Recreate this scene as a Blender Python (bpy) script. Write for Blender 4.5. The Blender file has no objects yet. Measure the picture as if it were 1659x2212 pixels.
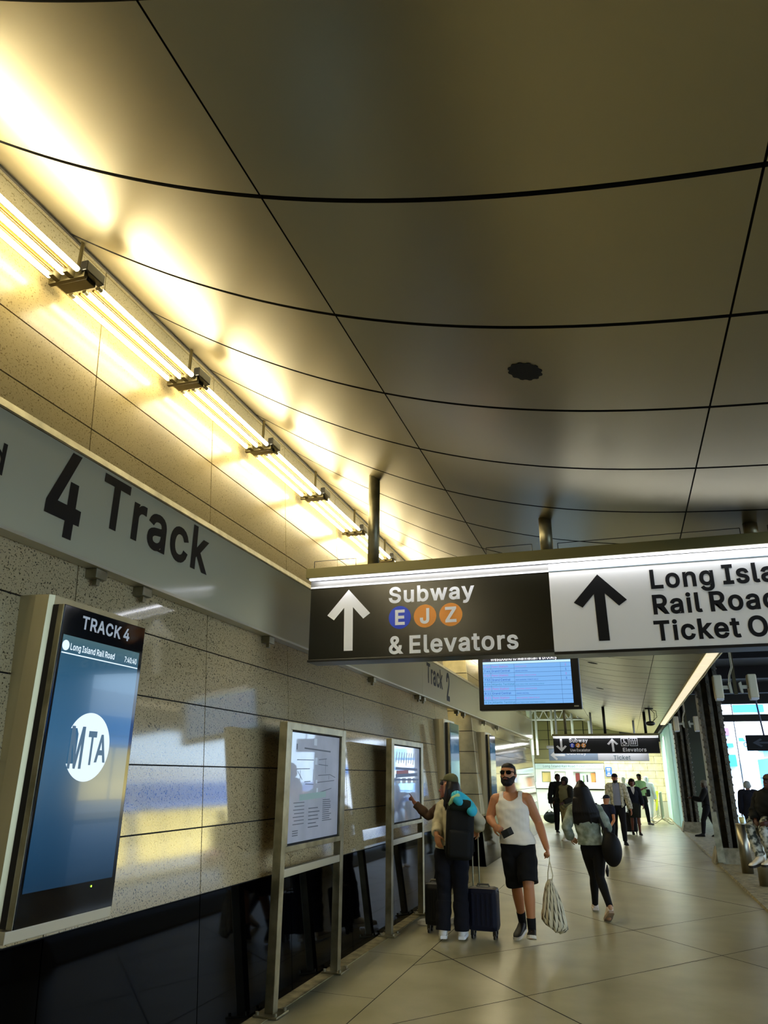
import bpy, bmesh, math, random
from mathutils import Vector, Matrix, geometry
random.seed(7)
SC = bpy.context.scene
COL = SC.collection
V = Vector
PI = math.pi

# ---------------------------------------------------------------- camera
cam = bpy.data.cameras.new('camera')
cam.sensor_fit = 'HORIZONTAL'
cam.sensor_width = 36.0
cam.lens = 36.0 * 1557.0 / 1659.0
cam.clip_start = 0.05
cam.clip_end = 400
cam_o = bpy.data.objects.new('camera', cam)
COL.objects.link(cam_o)
cam_o.matrix_world = Matrix(((0.953598, 0.097229, 0.284951, 0.0),
                             (0.301008, -0.328947, -0.895091, 0.0),
                             (0.006705, 0.93933, -0.34295, 1.65),
                             (0, 0, 0, 1)))
SC.camera = cam_o

# ---------------------------------------------------------------- exposure, world, sun, large lights
SC.view_settings.view_transform = 'Standard'
SC.view_settings.look = 'None'
SC.view_settings.gamma = 1.0
SC.view_settings.use_curve_mapping = False
SC.view_settings.exposure = 0.97
SC.cycles.use_denoising = True
SC.cycles.sample_clamp_indirect = 6.0
SC.cycles.max_bounces = 8
SC.cycles.caustics_reflective = False
SC.cycles.caustics_refractive = False

SKY = 2.9            # daylight over the street
SUN = 5.0
TUBE = 21.0           # fluorescent tubes on the wall
HALL = 100.0         # lamps of the ticket hall
w = bpy.data.worlds.new('sky')
SC.world = w
w.use_nodes = True
wn = w.node_tree
wn.nodes.clear()
w_out = wn.nodes.new('ShaderNodeOutputWorld')
w_bg = wn.nodes.new('ShaderNodeBackground')
w_bg.inputs['Color'].default_value = (0.55, 0.76, 1.0, 1)
w_bg.inputs['Strength'].default_value = SKY
wn.links.new(w_bg.outputs[0], w_out.inputs[0])


def lamp(kind, name, loc, energy, color, size=None, rot=(0, 0, 0), size_y=None):
    d = bpy.data.lights.new(name, kind)
    d.energy = energy
    d.color = color
    if kind == 'AREA':
        d.shape = 'RECTANGLE'
        d.size = size
        d.size_y = size_y or size
    if kind == 'SUN':
        d.angle = math.radians(2)
    o = bpy.data.objects.new(name, d)
    o.location = loc
    o.rotation_euler = rot
    COL.objects.link(o)
    return o


# sun comes over the roof of the station from behind and lights the far side of the street
lamp('SUN', 'sun', (0, 0, 30), SUN, (1.0, 0.96, 0.9), rot=(math.radians(40), math.radians(-32), 0))
# the ticket hall's own ceiling lamps
for k, (hx, hy) in enumerate(((-3.0, 31.5), (-0.9, 34.2), (0.9, 33.4))):
    lamp('AREA', 'hall_light', (hx, hy, 3.2), HALL, (0.94, 1.0, 0.95), 1.6, (0, 0, 0), 1.2)


# ---------------------------------------------------------------- materials
def lin(h):
    h = h.lstrip('#')
    r = []
    for i in (0, 2, 4):
        c = int(h[i:i + 2], 16) / 255
        r.append(c / 12.92 if c <= .04045 else ((c + .055) / 1.055) ** 2.4)
    return (*r, 1)


def mat(name, color, rough=.6, metal=0.0, emit=None, es=0.0, spec=.5, coat=0.0, trans=0.0, alpha=None):
    m = bpy.data.materials.new(name)
    m.use_nodes = True
    b = m.node_tree.nodes['Principled BSDF']
    b.inputs['Base Color'].default_value = lin(color)
    b.inputs['Roughness'].default_value = rough
    b.inputs['Metallic'].default_value = metal
    b.inputs['Specular IOR Level'].default_value = spec
    b.inputs['Coat Weight'].default_value = coat
    b.inputs['Transmission Weight'].default_value = trans
    if emit:
        b.inputs['Emission Color'].default_value = lin(emit)
        b.inputs['Emission Strength'].default_value = es
    return m


def N(m, t, **kw):
    n = m.node_tree.nodes.new(t)
    for k, v in kw.items():
        if k in n.inputs:
            n.inputs[k].default_value = v
        else:
            setattr(n, k, v)
    return n


def L(m, a, b):
    m.node_tree.links.new(a, b)


def mottle(m, c1, c2, scale=6.0, detail=4.0, lo=.35, hi=.65, stretch=(1, 1, 1), bump=0.0, bscale=None, rr=None):
    """base colour drifting between two colours, with optional bump and roughness drift"""
    b = m.node_tree.nodes['Principled BSDF']
    tc = N(m, 'ShaderNodeTexCoord')
    mp = N(m, 'ShaderNodeMapping')
    mp.inputs['Scale'].default_value = stretch
    L(m, tc.outputs['Object'], mp.inputs[0])
    nz = N(m, 'ShaderNodeTexNoise', Scale=scale, Detail=detail)
    L(m, mp.outputs[0], nz.inputs['Vector'])
    cr = N(m, 'ShaderNodeValToRGB')
    e = cr.color_ramp.elements
    e[0].position = lo
    e[0].color = lin(c1)
    e[1].position = hi
    e[1].color = lin(c2)
    L(m, nz.outputs['Fac'], cr.inputs[0])
    L(m, cr.outputs[0], b.inputs['Base Color'])
    if bump:
        n2 = nz
        if bscale:
            n2 = N(m, 'ShaderNodeTexNoise', Scale=bscale, Detail=3.0)
            L(m, mp.outputs[0], n2.inputs['Vector'])
        bp = N(m, 'ShaderNodeBump', Strength=bump, Distance=.02)
        L(m, n2.outputs['Fac'], bp.inputs['Height'])
        L(m, bp.outputs[0], b.inputs['Normal'])
    if rr:
        mr = N(m, 'ShaderNodeMapRange')
        mr.inputs['To Min'].default_value = rr[0]
        mr.inputs['To Max'].default_value = rr[1]
        L(m, nz.outputs['Fac'], mr.inputs['Value'])
        L(m, mr.outputs[0], b.inputs['Roughness'])
    return m


M = {}
M['steel'] = mottle(mat('brushed_steel', '#8f8a78', .32, 1), '#8d8876', '#b0ab98', 5, stretch=(1, 1, .15), rr=(.25, .45))
M['steel_dull'] = mottle(mat('dull_steel', '#8a8468', .42, .9), '#7d785f', '#a19b80', 7, rr=(.32, .55))
M['steel_warm'] = mottle(mat('warm_brushed_steel', '#b5aa84', .4, .7), '#a89d78', '#c2b892', 4, stretch=(1, 1, .15))
M['steel_pale'] = mat('pale_steel', '#b9b49c', .4, .6)
M['black'] = mat('black_plastic', '#0a0a0a', .35)
M['black_matte'] = mat('black_matte', '#070707', .8)
M['gap'] = mat('dark_joint', '#15120b', .9)
M['white'] = mat('white_enamel', '#e8e8ea', .35)
M['white_letter'] = mat('white_vinyl', '#f2f2f2', .5)
M['black_letter'] = mat('black_vinyl', '#040405', .6, spec=.25)
M['grey_letter'] = mat('grey_vinyl', '#6f8288', .6)


def granite(name, c_dark, c_a, c_b, rough, scale=260.0, thr=.36, ior=1.75):
    m = mat(name, c_a, rough, 0, spec=.5)
    m.node_tree.nodes['Principled BSDF'].inputs['IOR'].default_value = ior
    b = m.node_tree.nodes['Principled BSDF']
    tc = N(m, 'ShaderNodeTexCoord')
    n1 = N(m, 'ShaderNodeTexNoise', Scale=scale * .28, Detail=2.0, Roughness=.6)
    n2 = N(m, 'ShaderNodeTexNoise', Scale=scale * .6, Detail=1.0)
    n3 = N(m, 'ShaderNodeTexNoise', Scale=1.2, Detail=3.0)
    for n in (n1, n2, n3):
        L(m, tc.outputs['Object'], n.inputs['Vector'])
    base = N(m, 'ShaderNodeMix', data_type='RGBA')
    base.inputs['A'].default_value = lin(c_a)
    base.inputs['B'].default_value = lin(c_b)
    L(m, n2.outputs['Fac'], base.inputs['Factor'])
    r = N(m, 'ShaderNodeValToRGB')
    r.color_ramp.elements[0].position = thr - .02
    r.color_ramp.elements[0].color = (1, 1, 1, 1)
    r.color_ramp.elements[1].position = thr + .025
    r.color_ramp.elements[1].color = (0, 0, 0, 1)
    L(m, n1.outputs['Fac'], r.inputs[0])
    mx = N(m, 'ShaderNodeMix', data_type='RGBA')
    L(m, r.outputs[0], mx.inputs['Factor'])
    L(m, base.outputs['Result'], mx.inputs['A'])
    mx.inputs['B'].default_value = lin(c_dark)
    L(m, mx.outputs['Result'], b.inputs['Base Color'])
    return m


M['granite'] = granite('polished_tan_granite', '#3c311c', '#a8956a', '#c5b186', .07, 360, .39)
M['granite_up'] = granite('honed_granite_darkened', '#66552f', '#8c7a50', '#9f8d62', .24, 340, .37, 1.33)  # upper slabs: same stone, colour darkened to offset the glare of the tubes
M['dado'] = mat('polished_black_granite', '#020203', .04, 0, spec=.05)
M['concrete'] = mottle(mat('worn_concrete', '#8e886c', .42, spec=.5), '#948c66', '#aca480', 1.6, 6, bump=.012, bscale=60, rr=(.27, .36))
M['concrete_edge'] = mottle(mat('rough_concrete', '#7c7354', .75), '#665c3a', '#93875e', 9, 6, bump=.2, bscale=60)
M['footing'] = mottle(mat('concrete_footing', '#8b8468', .8), '#736c52', '#9a9378', 7, 5, bump=.15)
M['asphalt'] = mottle(mat('asphalt', '#7f8896', .7), '#727a88', '#8f98a8', 3, 5)
M['column'] = mottle(mat('dark_painted_iron', '#4c4635', .5), '#3c3728', '#5c5642', 9, 5)
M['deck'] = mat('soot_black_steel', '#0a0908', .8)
M['cream'] = mat('cream_paint', '#efe3bb', .5)
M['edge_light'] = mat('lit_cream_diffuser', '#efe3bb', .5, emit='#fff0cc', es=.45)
M['olive'] = mat('olive_panels', '#837c52', .6)
M['stone'] = mottle(mat('pale_sandstone', '#cbbf90', .6), '#bdb184', '#d8cc9e', 5, 4)
M['stone_grey'] = mat('grey_stone', '#a8a88f', .5)
M['led'] = mat('sign_lamp_strip', '#ffffff', .5, emit='#eef0ff', es=2.2)
M['tube'] = mat('lit_tube', '#ffffff', .4, emit='#fff2c8', es=TUBE)
M['sheet'] = mat('pale_sheeting', '#dcefe6', .5)

# the ceiling: brushed stainless panels
m = mat('brushed_ceiling_steel', '#aca58c', .42, 1.0)
b = m.node_tree.nodes['Principled BSDF']
tc = N(m, 'ShaderNodeTexCoord')
mp = N(m, 'ShaderNodeMapping')
mp.inputs['Scale'].default_value = (.5, 1.0, .5)
L(m, tc.outputs['Object'], mp.inputs[0])
nz = N(m, 'ShaderNodeTexNoise', Scale=1.3, Detail=2.0)
L(m, mp.outputs[0], nz.inputs['Vector'])
bp = N(m, 'ShaderNodeBump', Strength=.03, Distance=.05)
L(m, nz.outputs['Fac'], bp.inputs['Height'])
L(m, bp.outputs[0], b.inputs['Normal'])
mr = N(m, 'ShaderNodeMapRange')
mr.inputs['To Min'].default_value = .32
mr.inputs['To Max'].default_value = .39
L(m, nz.outputs['Fac'], mr.inputs['Value'])
L(m, mr.outputs[0], b.inputs['Roughness'])
M['ceiling'] = m


# ---------------------------------------------------------------- mesh building
def frame_of(d, up=V((0, 0, 1))):
    d = d.normalized()
    if abs(d.dot(up)) > .98:
        up = V((0, 1, 0))
    s = d.cross(up).normalized()
    return d, s, s.cross(d).normalized()


class MB:
    def __init__(self):
        self.bm = bmesh.new()
        self.mi = 0

    def _f(self, vs):
        try:
            f = self.bm.faces.new(vs)
            f.material_index = self.mi
            return f
        except ValueError:
            return None

    def box(self, a, b_, bev=0.0, xf=None):
        """box between two corners"""
        x0, y0, z0 = (min(p, q) for p, q in zip(a, b_))
        x1, y1, z1 = (max(p, q) for p, q in zip(a, b_))
        P = [V(p) for p in ((x0, y0, z0), (x1, y0, z0), (x1, y1, z0), (x0, y1, z0),
                            (x0, y0, z1), (x1, y0, z1), (x1, y1, z1), (x0, y1, z1))]
        if xf:
            P = [xf @ p for p in P]
        vs = [self.bm.verts.new(p) for p in P]
        fs = [self._f([vs[i] for i in q]) for q in ((0, 3, 2, 1), (4, 5, 6, 7), (0, 1, 5, 4), (1, 2, 6, 5), (2, 3, 7, 6), (3, 0, 4, 7))]
        if bev:
            es = list({e for f in fs for e in f.edges})
            bmesh.ops.bevel(self.bm, geom=es, offset=bev, segments=2, affect='EDGES', profile=.6)
        return self

    def hexa(self, P):
        vs = [self.bm.verts.new(p) for p in P]
        for q in ((0, 3, 2, 1), (4, 5, 6, 7), (0, 1, 5, 4), (1, 2, 6, 5), (2, 3, 7, 6), (3, 0, 4, 7)):
            self._f([vs[i] for i in q])
        return self

    def quad(self, *P):
        self._f([self.bm.verts.new(p) for p in P])
        return self

    def prism(self, poly, axis, a, b_):
        """polygon (2D) swept along an axis from a to b; the other two axes in order"""
        def pt(u, v, t):
            return {'x': (t, u, v), 'y': (u, t, v), 'z': (u, v, t)}[axis]
        A = [self.bm.verts.new(pt(u, v, a)) for u, v in poly]
        B = [self.bm.verts.new(pt(u, v, b_)) for u, v in poly]
        n = len(poly)
        self._f(A[::-1])
        self._f(B)
        for i in range(n):
            self._f([A[i], A[(i + 1) % n], B[(i + 1) % n], B[i]])
        bmesh.ops.recalc_face_normals(self.bm, faces=self.bm.faces[:])
        return self

    def loft(self, rings, cap=True):
        R = [[self.bm.verts.new(p) for p in r] for r in rings]
        n = len(R[0])
        for A, B in zip(R, R[1:]):
            for i in range(n):
                self._f([A[i], A[(i + 1) % n], B[(i + 1) % n], B[i]])
        if cap:
            self._f(R[0][::-1])
            self._f(R[-1])
        return self

    def tube(self, pts, rad, seg=10, side=None, caps=True):
        """tapering tube through pts; rad: one number, or one number / (rx, ry) per point"""
        pts = [V(p) for p in pts]
        n = len(pts)
        rad = rad if isinstance(rad, (list, tuple)) and len(rad) == n else [rad] * n
        rad = [(r, r) if not isinstance(r, (list, tuple)) else r for r in rad]
        rings = []
        s = None
        for i, p in enumerate(pts):
            d = (pts[min(i + 1, n - 1)] - pts[max(i - 1, 0)]).normalized()
            if side is not None:
                s = V(side)
            elif s is None:
                s = frame_of(d)[1]
            s = (s - d * s.dot(d))
            if s.length < 1e-5:
                s = frame_of(d)[1]
            s.normalize()
            u = s.cross(d)
            rings.append((p, d, s.copy(), u, rad[i]))
        if caps:
            p, d, s, u, r = rings[0]
            k = min(r)
            rings.insert(0, (p - d * k * .55, d, s, u, (r[0] * .8, r[1] * .8)))
            rings.insert(0, (p - d * k * .92, d, s, u, (r[0] * .38, r[1] * .38)))
            p, d, s, u, r = rings[-1]
            k = min(r)
            rings.append((p + d * k * .55, d, s, u, (r[0] * .8, r[1] * .8)))
            rings.append((p + d * k * .92, d, s, u, (r[0] * .38, r[1] * .38)))
        self.loft([[p + s * (r[0] * math.cos(2 * PI * j / seg)) + u * (r[1] * math.sin(2 * PI * j / seg)) for j in range(seg)]
                   for p, d, s, u, r in rings])
        return self

    def cyl(self, a, b_, r, r2=None, seg=20):
        return self.tube([a, b_], [r, r if r2 is None else r2], seg, caps=False)

    def ball(self, c, r, seg=14, rings=9, xf=None):
        """ellipsoid; r a number or three half-axes"""
        r = r if isinstance(r, (list, tuple)) else (r, r, r)
        R = []
        for i in range(1, rings):
            t = PI * i / rings
            R.append([V((r[0] * math.sin(t) * math.cos(2 * PI * j / seg), r[1] * math.sin(t) * math.sin(2 * PI * j / seg), -r[2] * math.cos(t))) for j in range(seg)])
        T = (lambda p: (xf @ p if xf else p) + V(c))
        R = [[T(p) for p in q] for q in R]
        self.loft(R, cap=False)
        f = self.bm
        lo = f.verts.new(T(V((0, 0, -r[2]))))
        hi = f.verts.new(T(V((0, 0, r[2]))))
        f.verts.ensure_lookup_table()
        n0 = len(f.verts) - 2 - seg * (rings - 1)
        for j in range(seg):
            self._f([lo, f.verts[n0 + (j + 1) % seg], f.verts[n0 + j]])
            k = n0 + seg * (rings - 2)
            self._f([hi, f.verts[k + j], f.verts[k + (j + 1) % seg]])
        return self

    def polyfill(self, loops, to3):
        """filled flat polygons with holes (2D loops), mapped to 3D by to3"""
        tri = geometry.tessellate_polygon([[V((x, y, 0)) for x, y in lp] for lp in loops])
        flat = [p for lp in loops for p in lp]
        vs = [self.bm.verts.new(to3(x, y)) for x, y in flat]
        for t in tri:
            self._f([vs[i] for i in t])
        return self

    def mesh(self, name, smooth=False):
        me = bpy.data.meshes.new(name)
        self.bm.normal_update()
        self.bm.to_mesh(me)
        self.bm.free()
        if smooth:
            me.polygons.foreach_set('use_smooth', [True] * len(me.polygons))
        return me


def thing(name, label, cat, loc=(0, 0, 0), group=None):
    o = bpy.data.objects.new(name, None)
    o.empty_display_size = .1
    o.location = loc
    COL.objects.link(o)
    o['label'] = label
    o['category'] = cat
    if group:
        o['group'] = group
    return o


def origin_of(o):
    return V(o.location) if o.type == 'EMPTY' else V((0, 0, 0))


def link(name, me, mats, parent=None, label=None, kind=None):
    o = bpy.data.objects.new(name, me)
    for x in (mats if isinstance(mats, (list, tuple)) else [mats]):
        me.materials.append(M[x] if isinstance(x, str) else x)
    COL.objects.link(o)
    if parent:
        o.parent = parent
        o.matrix_parent_inverse = Matrix.Translation(-origin_of(parent))
    if label:
        o['label'] = label
    if kind:
        o['kind'] = kind
    return o


def part(name, mb, mats, parent, label=None, smooth=False, kind=None):
    return link(name, mb.mesh(name, smooth), mats, parent, label, kind)


def solo(name, mb, mats, label, cat, group=None, smooth=False, at=None):
    me = mb.mesh(name, smooth)
    if at is not None:
        me.transform(Matrix.Translation(-V(at)))
    o = link(name, me, mats)
    if at is not None:
        o.location = at
    o['label'] = label
    o['category'] = cat
    if group:
        o['group'] = group
    return o


def struct(name, mb, mats, smooth=False):
    o = link(name, mb.mesh(name, smooth), mats)
    o['kind'] = 'structure'
    return o


def copy_tree(o, loc, label=None, parent=None):
    c = o.copy()
    COL.objects.link(c)
    if parent is None:
        c.location = loc
        if label:
            c['label'] = label
    else:
        c.parent = parent
        c.matrix_parent_inverse = o.matrix_parent_inverse.copy()
    for ch in list(o.children):
        copy_tree(ch, None, None, c)
    return c


# ---------------------------------------------------------------- lettering (outlines of a plain grotesque; cap height 509 units)
GLYPHS = {
'A': (480, '16,0 86,2 136,142 344,142 394,2 463,0 276,509 200,508|156,199 198,322 238,456 264,370 324,200'),
'B': (456, '60,0 254,0 302,4 344,18 374,37 400,66 413,100 418,132 414,174 403,202 387,224 364,245 340,257 315,262 354,285 387,320 395,344 398,370 394,410 381,442 356,472 330,491 290,504 246,509 60,508|126,57 126,231 252,231 280,228 306,218 324,205 342,184 352,162 355,134 349,104 328,79 296,63 248,57|126,285 126,452 244,452 284,446 315,426 330,404 336,368 333,348 325,330 306,307 288,296 240,285'),
'C': (510, '101,66 126,42 150,25 178,10 208,0 232,-5 260,-7 306,-4 346,7 374,19 402,38 430,64 448,90 460,116 472,160 408,160 389,114 356,80 316,60 264,53 222,59 184,76 149,108 125,144 109,192 103,250 109,316 125,364 148,400 156,409 184,432 222,450 270,456 316,449 356,429 389,396 408,348 472,348 463,386 448,418 430,444 402,471 374,490 340,504 270,516 232,514 208,509 178,499 150,484 126,466 101,442 86,422 63,378 49,334 42,296 40,244 42,212 47,182 58,142 71,112'),
'D': (502, '60,0 228,0 258,2 292,8 322,17 360,37 388,58 417,92 435,122 446,148 455,180 462,246 460,296 456,324 446,362 427,400 401,438 354,478 320,494 264,507 234,509 60,508|126,57 125,452 224,452 270,447 320,428 356,396 379,362 394,314 399,260 396,216 394,196 379,148 356,112 350,106 318,81 276,64 220,57'),
'E': (419, '60,0 375,0 374,57 125,58 126,229 355,230 354,286 126,286 125,452 372,452 372,509 60,508'),
'F': (410, '60,0 125,0 126,221 346,222 346,278 125,278 125,452 368,452 368,509 60,508'),
'G': (520, '104,64 124,43 148,25 178,10 204,1 234,-5 272,-7 326,0 378,19 416,47 451,90 472,146 478,196 478,256 283,256 284,199 415,198 408,154 396,122 377,96 346,71 310,57 266,53 228,58 184,76 149,108 132,134 125,144 109,192 103,258 109,316 125,364 148,402 156,410 182,432 214,447 226,451 262,456 316,448 354,428 366,416 387,394 408,349 474,350 465,384 449,416 436,436 404,469 374,489 340,504 306,513 258,516 230,514 206,509 176,499 148,484 124,466 100,442 85,422 68,392 47,330 41,282 41,226 47,178 58,142 68,118 82,92'),
'H': (517, '60,0 125,0 126,232 392,232 392,0 457,0 456,509 392,508 392,289 126,289 125,508 60,508'),
'I': (300, '32,0 269,0 268,57 183,58 183,452 268,452 268,509 31,508 32,452 118,452 118,58 32,57'),
'J': (396, '70,38 78,31 124,3 188,-7 246,3 292,31 313,54 329,90 334,110 336,138 336,509 272,508 272,142 266,104 249,76 220,56 188,50 148,56 120,76 104,104 98,142 98,172 34,173 33,140 36,110 41,90 57,54'),
'K': (467, '60,0 125,0 125,168 198,244 372,0 449,0 243,288 448,509 364,509 174,304 124,242 125,508 60,508'),
'L': (393, '60,0 361,0 360,57 125,58 124,509 60,508'),
'M': (628, '60,0 122,0 120,432 169,292 285,2 342,0 457,292 506,433 504,0 568,0 568,509 475,508 351,186 314,73 278,186 153,508 60,508'),
'N': (523, '60,0 125,0 125,308 120,430 200,292 385,2 463,0 462,509 399,508 399,146 402,78 360,156 138,506 60,508'),
'O': (533, '105,62 126,42 150,25 178,10 208,0 232,-5 290,-6 330,1 356,10 384,25 406,40 432,66 448,88 463,112 476,142 487,184 493,244 491,296 487,324 476,366 465,392 448,422 433,440 404,469 384,484 356,499 330,508 300,514 260,516 232,514 208,509 178,499 150,484 126,466 105,446 86,422 63,378 48,330 41,282 41,226 48,178 58,142 71,112 86,88|158,98 149,108 125,144 108,200 103,250 108,308 125,364 149,402 168,419 184,433 222,450 270,456 310,450 350,433 385,402 403,374 408,366 425,314 430,260 426,200 408,144 385,108 350,76 306,58 264,53 222,59 184,76'),
'P': (445, '60,0 125,0 126,186 240,186 290,191 332,207 362,230 390,264 404,304 409,344 404,392 390,430 362,465 332,487 290,503 238,509 60,508|126,242 126,452 238,452 268,449 298,439 320,420 333,402 342,376 344,342 342,318 334,296 314,269 296,255 264,245 236,242'),
'Q': (533, '105,62 126,42 150,25 178,10 208,0 244,-6 290,-6 330,1 358,11 402,-48 468,-48 404,40 432,66 448,88 465,116 478,148 487,184 493,244 491,296 487,324 476,366 465,392 448,422 433,440 404,469 384,484 356,499 330,508 300,514 260,516 232,514 208,509 178,499 150,484 126,466 105,446 86,422 63,378 48,330 41,282 41,226 48,178 58,142 71,112 86,88|158,98 149,108 125,144 108,200 103,250 108,308 125,364 149,402 168,419 184,433 222,450 270,456 310,450 350,433 385,402 403,374 408,366 425,314 430,260 426,200 408,144 385,108 366,90 312,159 246,159 318,64 306,58 264,53 222,59 184,76'),
'R': (449, '60,0 125,0 125,198 242,199 249,194 352,2 428,0 313,210 334,217 364,238 390,270 405,308 409,348 405,396 390,434 364,467 334,489 290,504 240,509 60,508|126,255 126,452 238,452 270,449 298,440 322,422 334,406 342,382 345,348 342,324 334,300 316,279 298,267 270,258 240,255'),
'S': (447, '77,46 92,30 128,9 170,-4 228,-9 278,-4 324,11 358,32 386,64 403,98 408,136 405,172 395,198 358,239 312,264 214,292 168,308 129,336 119,352 115,374 120,402 129,418 146,436 176,451 192,456 220,459 268,453 300,438 326,412 338,378 400,378 394,416 377,450 348,478 316,498 276,511 232,516 178,511 138,498 104,478 75,448 58,414 52,370 60,326 84,292 122,264 178,241 240,224 296,205 328,182 342,162 346,142 339,110 330,94 310,73 288,61 258,52 222,49 166,59 142,71 122,90 111,108 104,137 38,137 46,96 64,60'),
'T': (449, '194,0 257,0 257,452 416,452 416,509 32,508 32,452 193,452'),
'U': (517, '110,48 156,14 202,-2 264,-8 316,-2 364,15 400,41 433,80 451,124 457,170 456,509 393,508 393,174 389,144 378,114 360,90 332,68 298,56 264,52 220,56 186,68 162,85 140,114 128,144 124,174 124,508 60,508 60,170 68,118 85,80'),
'V': (480, '204,0 279,2 462,509 394,508 289,204 242,53 188,218 85,508 16,508'),
'W': (686, '156,0 230,0 317,318 342,435 351,390 369,318 454,2 530,0 670,508 604,509 509,142 492,62 460,206 381,506 306,509 217,170 194,62 165,190 83,506 16,509'),
'X': (474, '18,0 90,0 180,126 236,217 294,126 382,0 456,0 276,262 446,509 374,509 270,358 238,302 204,362 104,509 29,508 200,260'),
'Y': (472, '204,0 268,0 268,208 454,509 382,509 277,340 252,296 236,260 221,294 202,328 93,506 16,508 203,208'),
'Z': (438, '42,0 399,0 398,57 114,56 176,138 397,462 396,509 40,508 40,452 323,452 264,372 42,46'),
'a': (389, '61,30 70,20 94,5 124,-5 162,-9 216,1 250,23 269,48 276,52 278,0 337,0 337,256 334,284 322,320 308,340 286,360 240,379 198,384 136,376 104,364 82,349 57,322 41,292 100,274 120,303 148,322 194,331 238,323 267,296 276,258 273,244 262,234 236,227 176,220 124,211 78,193 53,174 43,162 35,142 30,104 35,72 48,44|106,69 101,74 92,104 95,124 106,141 136,160 174,168 242,178 260,182 276,190 276,136 271,112 263,92 252,78 228,59 202,49 168,45 130,52'),
'b': (424, '53,0 112,0 112,58 135,34 174,3 198,-5 224,-8 274,-2 314,16 348,48 370,84 386,140 390,194 385,246 375,278 370,294 347,330 314,361 270,379 232,384 196,381 170,373 142,350 120,322 114,509 53,508|162,65 139,88 125,114 116,148 113,182 115,222 125,264 140,292 160,312 174,319 188,325 218,330 254,325 278,312 302,288 317,258 325,228 328,184 325,150 316,116 302,90 278,65 254,51 224,47 192,50'),
'c': (396, '80,48 120,14 158,-2 210,-8 262,-1 284,10 304,20 342,58 363,102 304,117 292,88 270,65 244,52 210,46 172,51 146,65 124,88 108,116 98,158 96,182 98,218 108,258 124,288 134,298 146,311 172,325 204,330 242,325 268,312 280,300 290,290 304,262 362,277 341,320 306,356 256,378 210,384 164,379 116,360 80,328 55,290 40,244 34,192 40,132 55,86'),
'd': (424, '77,48 110,16 126,9 150,-2 200,-8 228,-5 252,4 284,28 308,59 314,0 372,0 372,509 311,508 310,319 282,350 254,373 230,381 200,384 150,378 116,363 77,330 54,292 39,246 34,194 39,132 55,84|146,65 124,88 109,116 99,150 96,184 98,220 108,262 124,290 144,311 172,325 202,330 238,325 262,313 285,290 301,260 309,230 312,184 309,148 299,114 285,88 262,64 236,51 208,47 176,50'),
'e': (404, '80,48 116,16 130,10 160,-2 218,-8 250,-5 290,7 312,19 330,34 353,62 364,91 306,105 287,76 254,53 214,46 178,50 150,61 126,82 110,106 100,138 98,169 371,170 368,244 357,282 341,316 314,345 294,361 266,374 208,384 162,379 114,359 79,326 54,288 39,244 34,182 40,132 55,86|98,221 99,242 108,268 123,292 146,313 160,320 172,326 202,330 238,326 262,315 284,292 298,270 308,230 308,221'),
'f': (254, '82,0 142,0 142,326 228,328 228,379 142,380 144,438 153,458 170,470 200,474 227,468 243,520 224,527 186,530 138,520 116,507 96,486 84,462 81,436 81,380 6,378 6,327 81,326'),
'g': (425, '79,-106 86,-113 134,-140 166,-148 212,-151 252,-147 292,-136 322,-118 350,-90 367,-54 372,-12 372,379 313,378 312,319 305,322 284,349 252,374 228,382 204,384 152,378 112,361 78,330 55,294 38,240 34,196 38,142 55,90 84,49 112,27 152,10 200,5 228,8 252,16 284,39 304,66 311,68 311,-8 305,-44 280,-76 250,-92 210,-97 158,-89 124,-68 100,-41 51,-70|144,76 121,100 109,122 99,154 96,188 98,222 109,262 124,290 146,313 158,319 172,325 202,330 238,325 262,313 286,290 301,262 309,232 312,188 309,152 300,120 286,96 264,75 238,63 208,59 176,62'),
'h': (410, '54,0 114,0 114,232 117,258 126,284 144,305 160,317 172,322 184,326 206,329 246,323 274,302 290,276 296,238 296,0 357,0 357,246 353,286 341,322 323,346 296,369 264,380 224,384 186,379 154,363 124,332 114,313 114,509 53,508'),
'i': (167, '54,0 114,0 114,379 53,378|51,458 66,446 82,443 100,446 112,453 123,468 126,482 123,500 112,514 100,521 86,524 66,521 51,508 43,496 41,486 43,470'),
'j': (167, '-10,-143 32,-140 66,-129 91,-106 102,-90 111,-64 114,-34 114,379 53,378 53,-32 51,-50 41,-70 26,-83 -10,-88|51,458 70,445 86,443 100,446 112,453 123,468 126,482 123,500 112,514 100,521 86,524 66,521 51,510 43,496 41,486 43,470'),
'k': (381, '54,0 114,0 114,140 154,178 294,0 372,0 201,216 360,378 284,379 120,212 114,509 53,508'),
'l': (189, '73,22 96,6 106,2 150,-2 181,4 170,54 142,52 130,54 120,62 114,96 114,509 53,508 53,80 58,46'),
'm': (610, '54,0 114,0 114,242 117,266 126,290 144,310 158,320 198,330 230,326 250,313 270,284 274,262 274,0 335,0 335,248 343,284 345,290 376,321 394,328 414,330 448,326 472,314 490,290 496,256 496,0 556,0 557,260 553,296 541,328 525,350 498,372 468,383 434,386 380,375 335,340 322,322 316,308 309,332 284,363 258,380 218,386 172,376 130,344 117,322 112,308 112,378 54,379'),
'n': (410, '54,0 114,0 114,232 117,258 126,284 144,305 160,317 172,322 184,326 206,329 246,323 274,302 290,276 296,238 296,0 357,0 357,246 353,286 341,322 323,346 296,369 264,380 232,384 186,379 154,363 124,332 112,308 112,378 53,378'),
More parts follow.
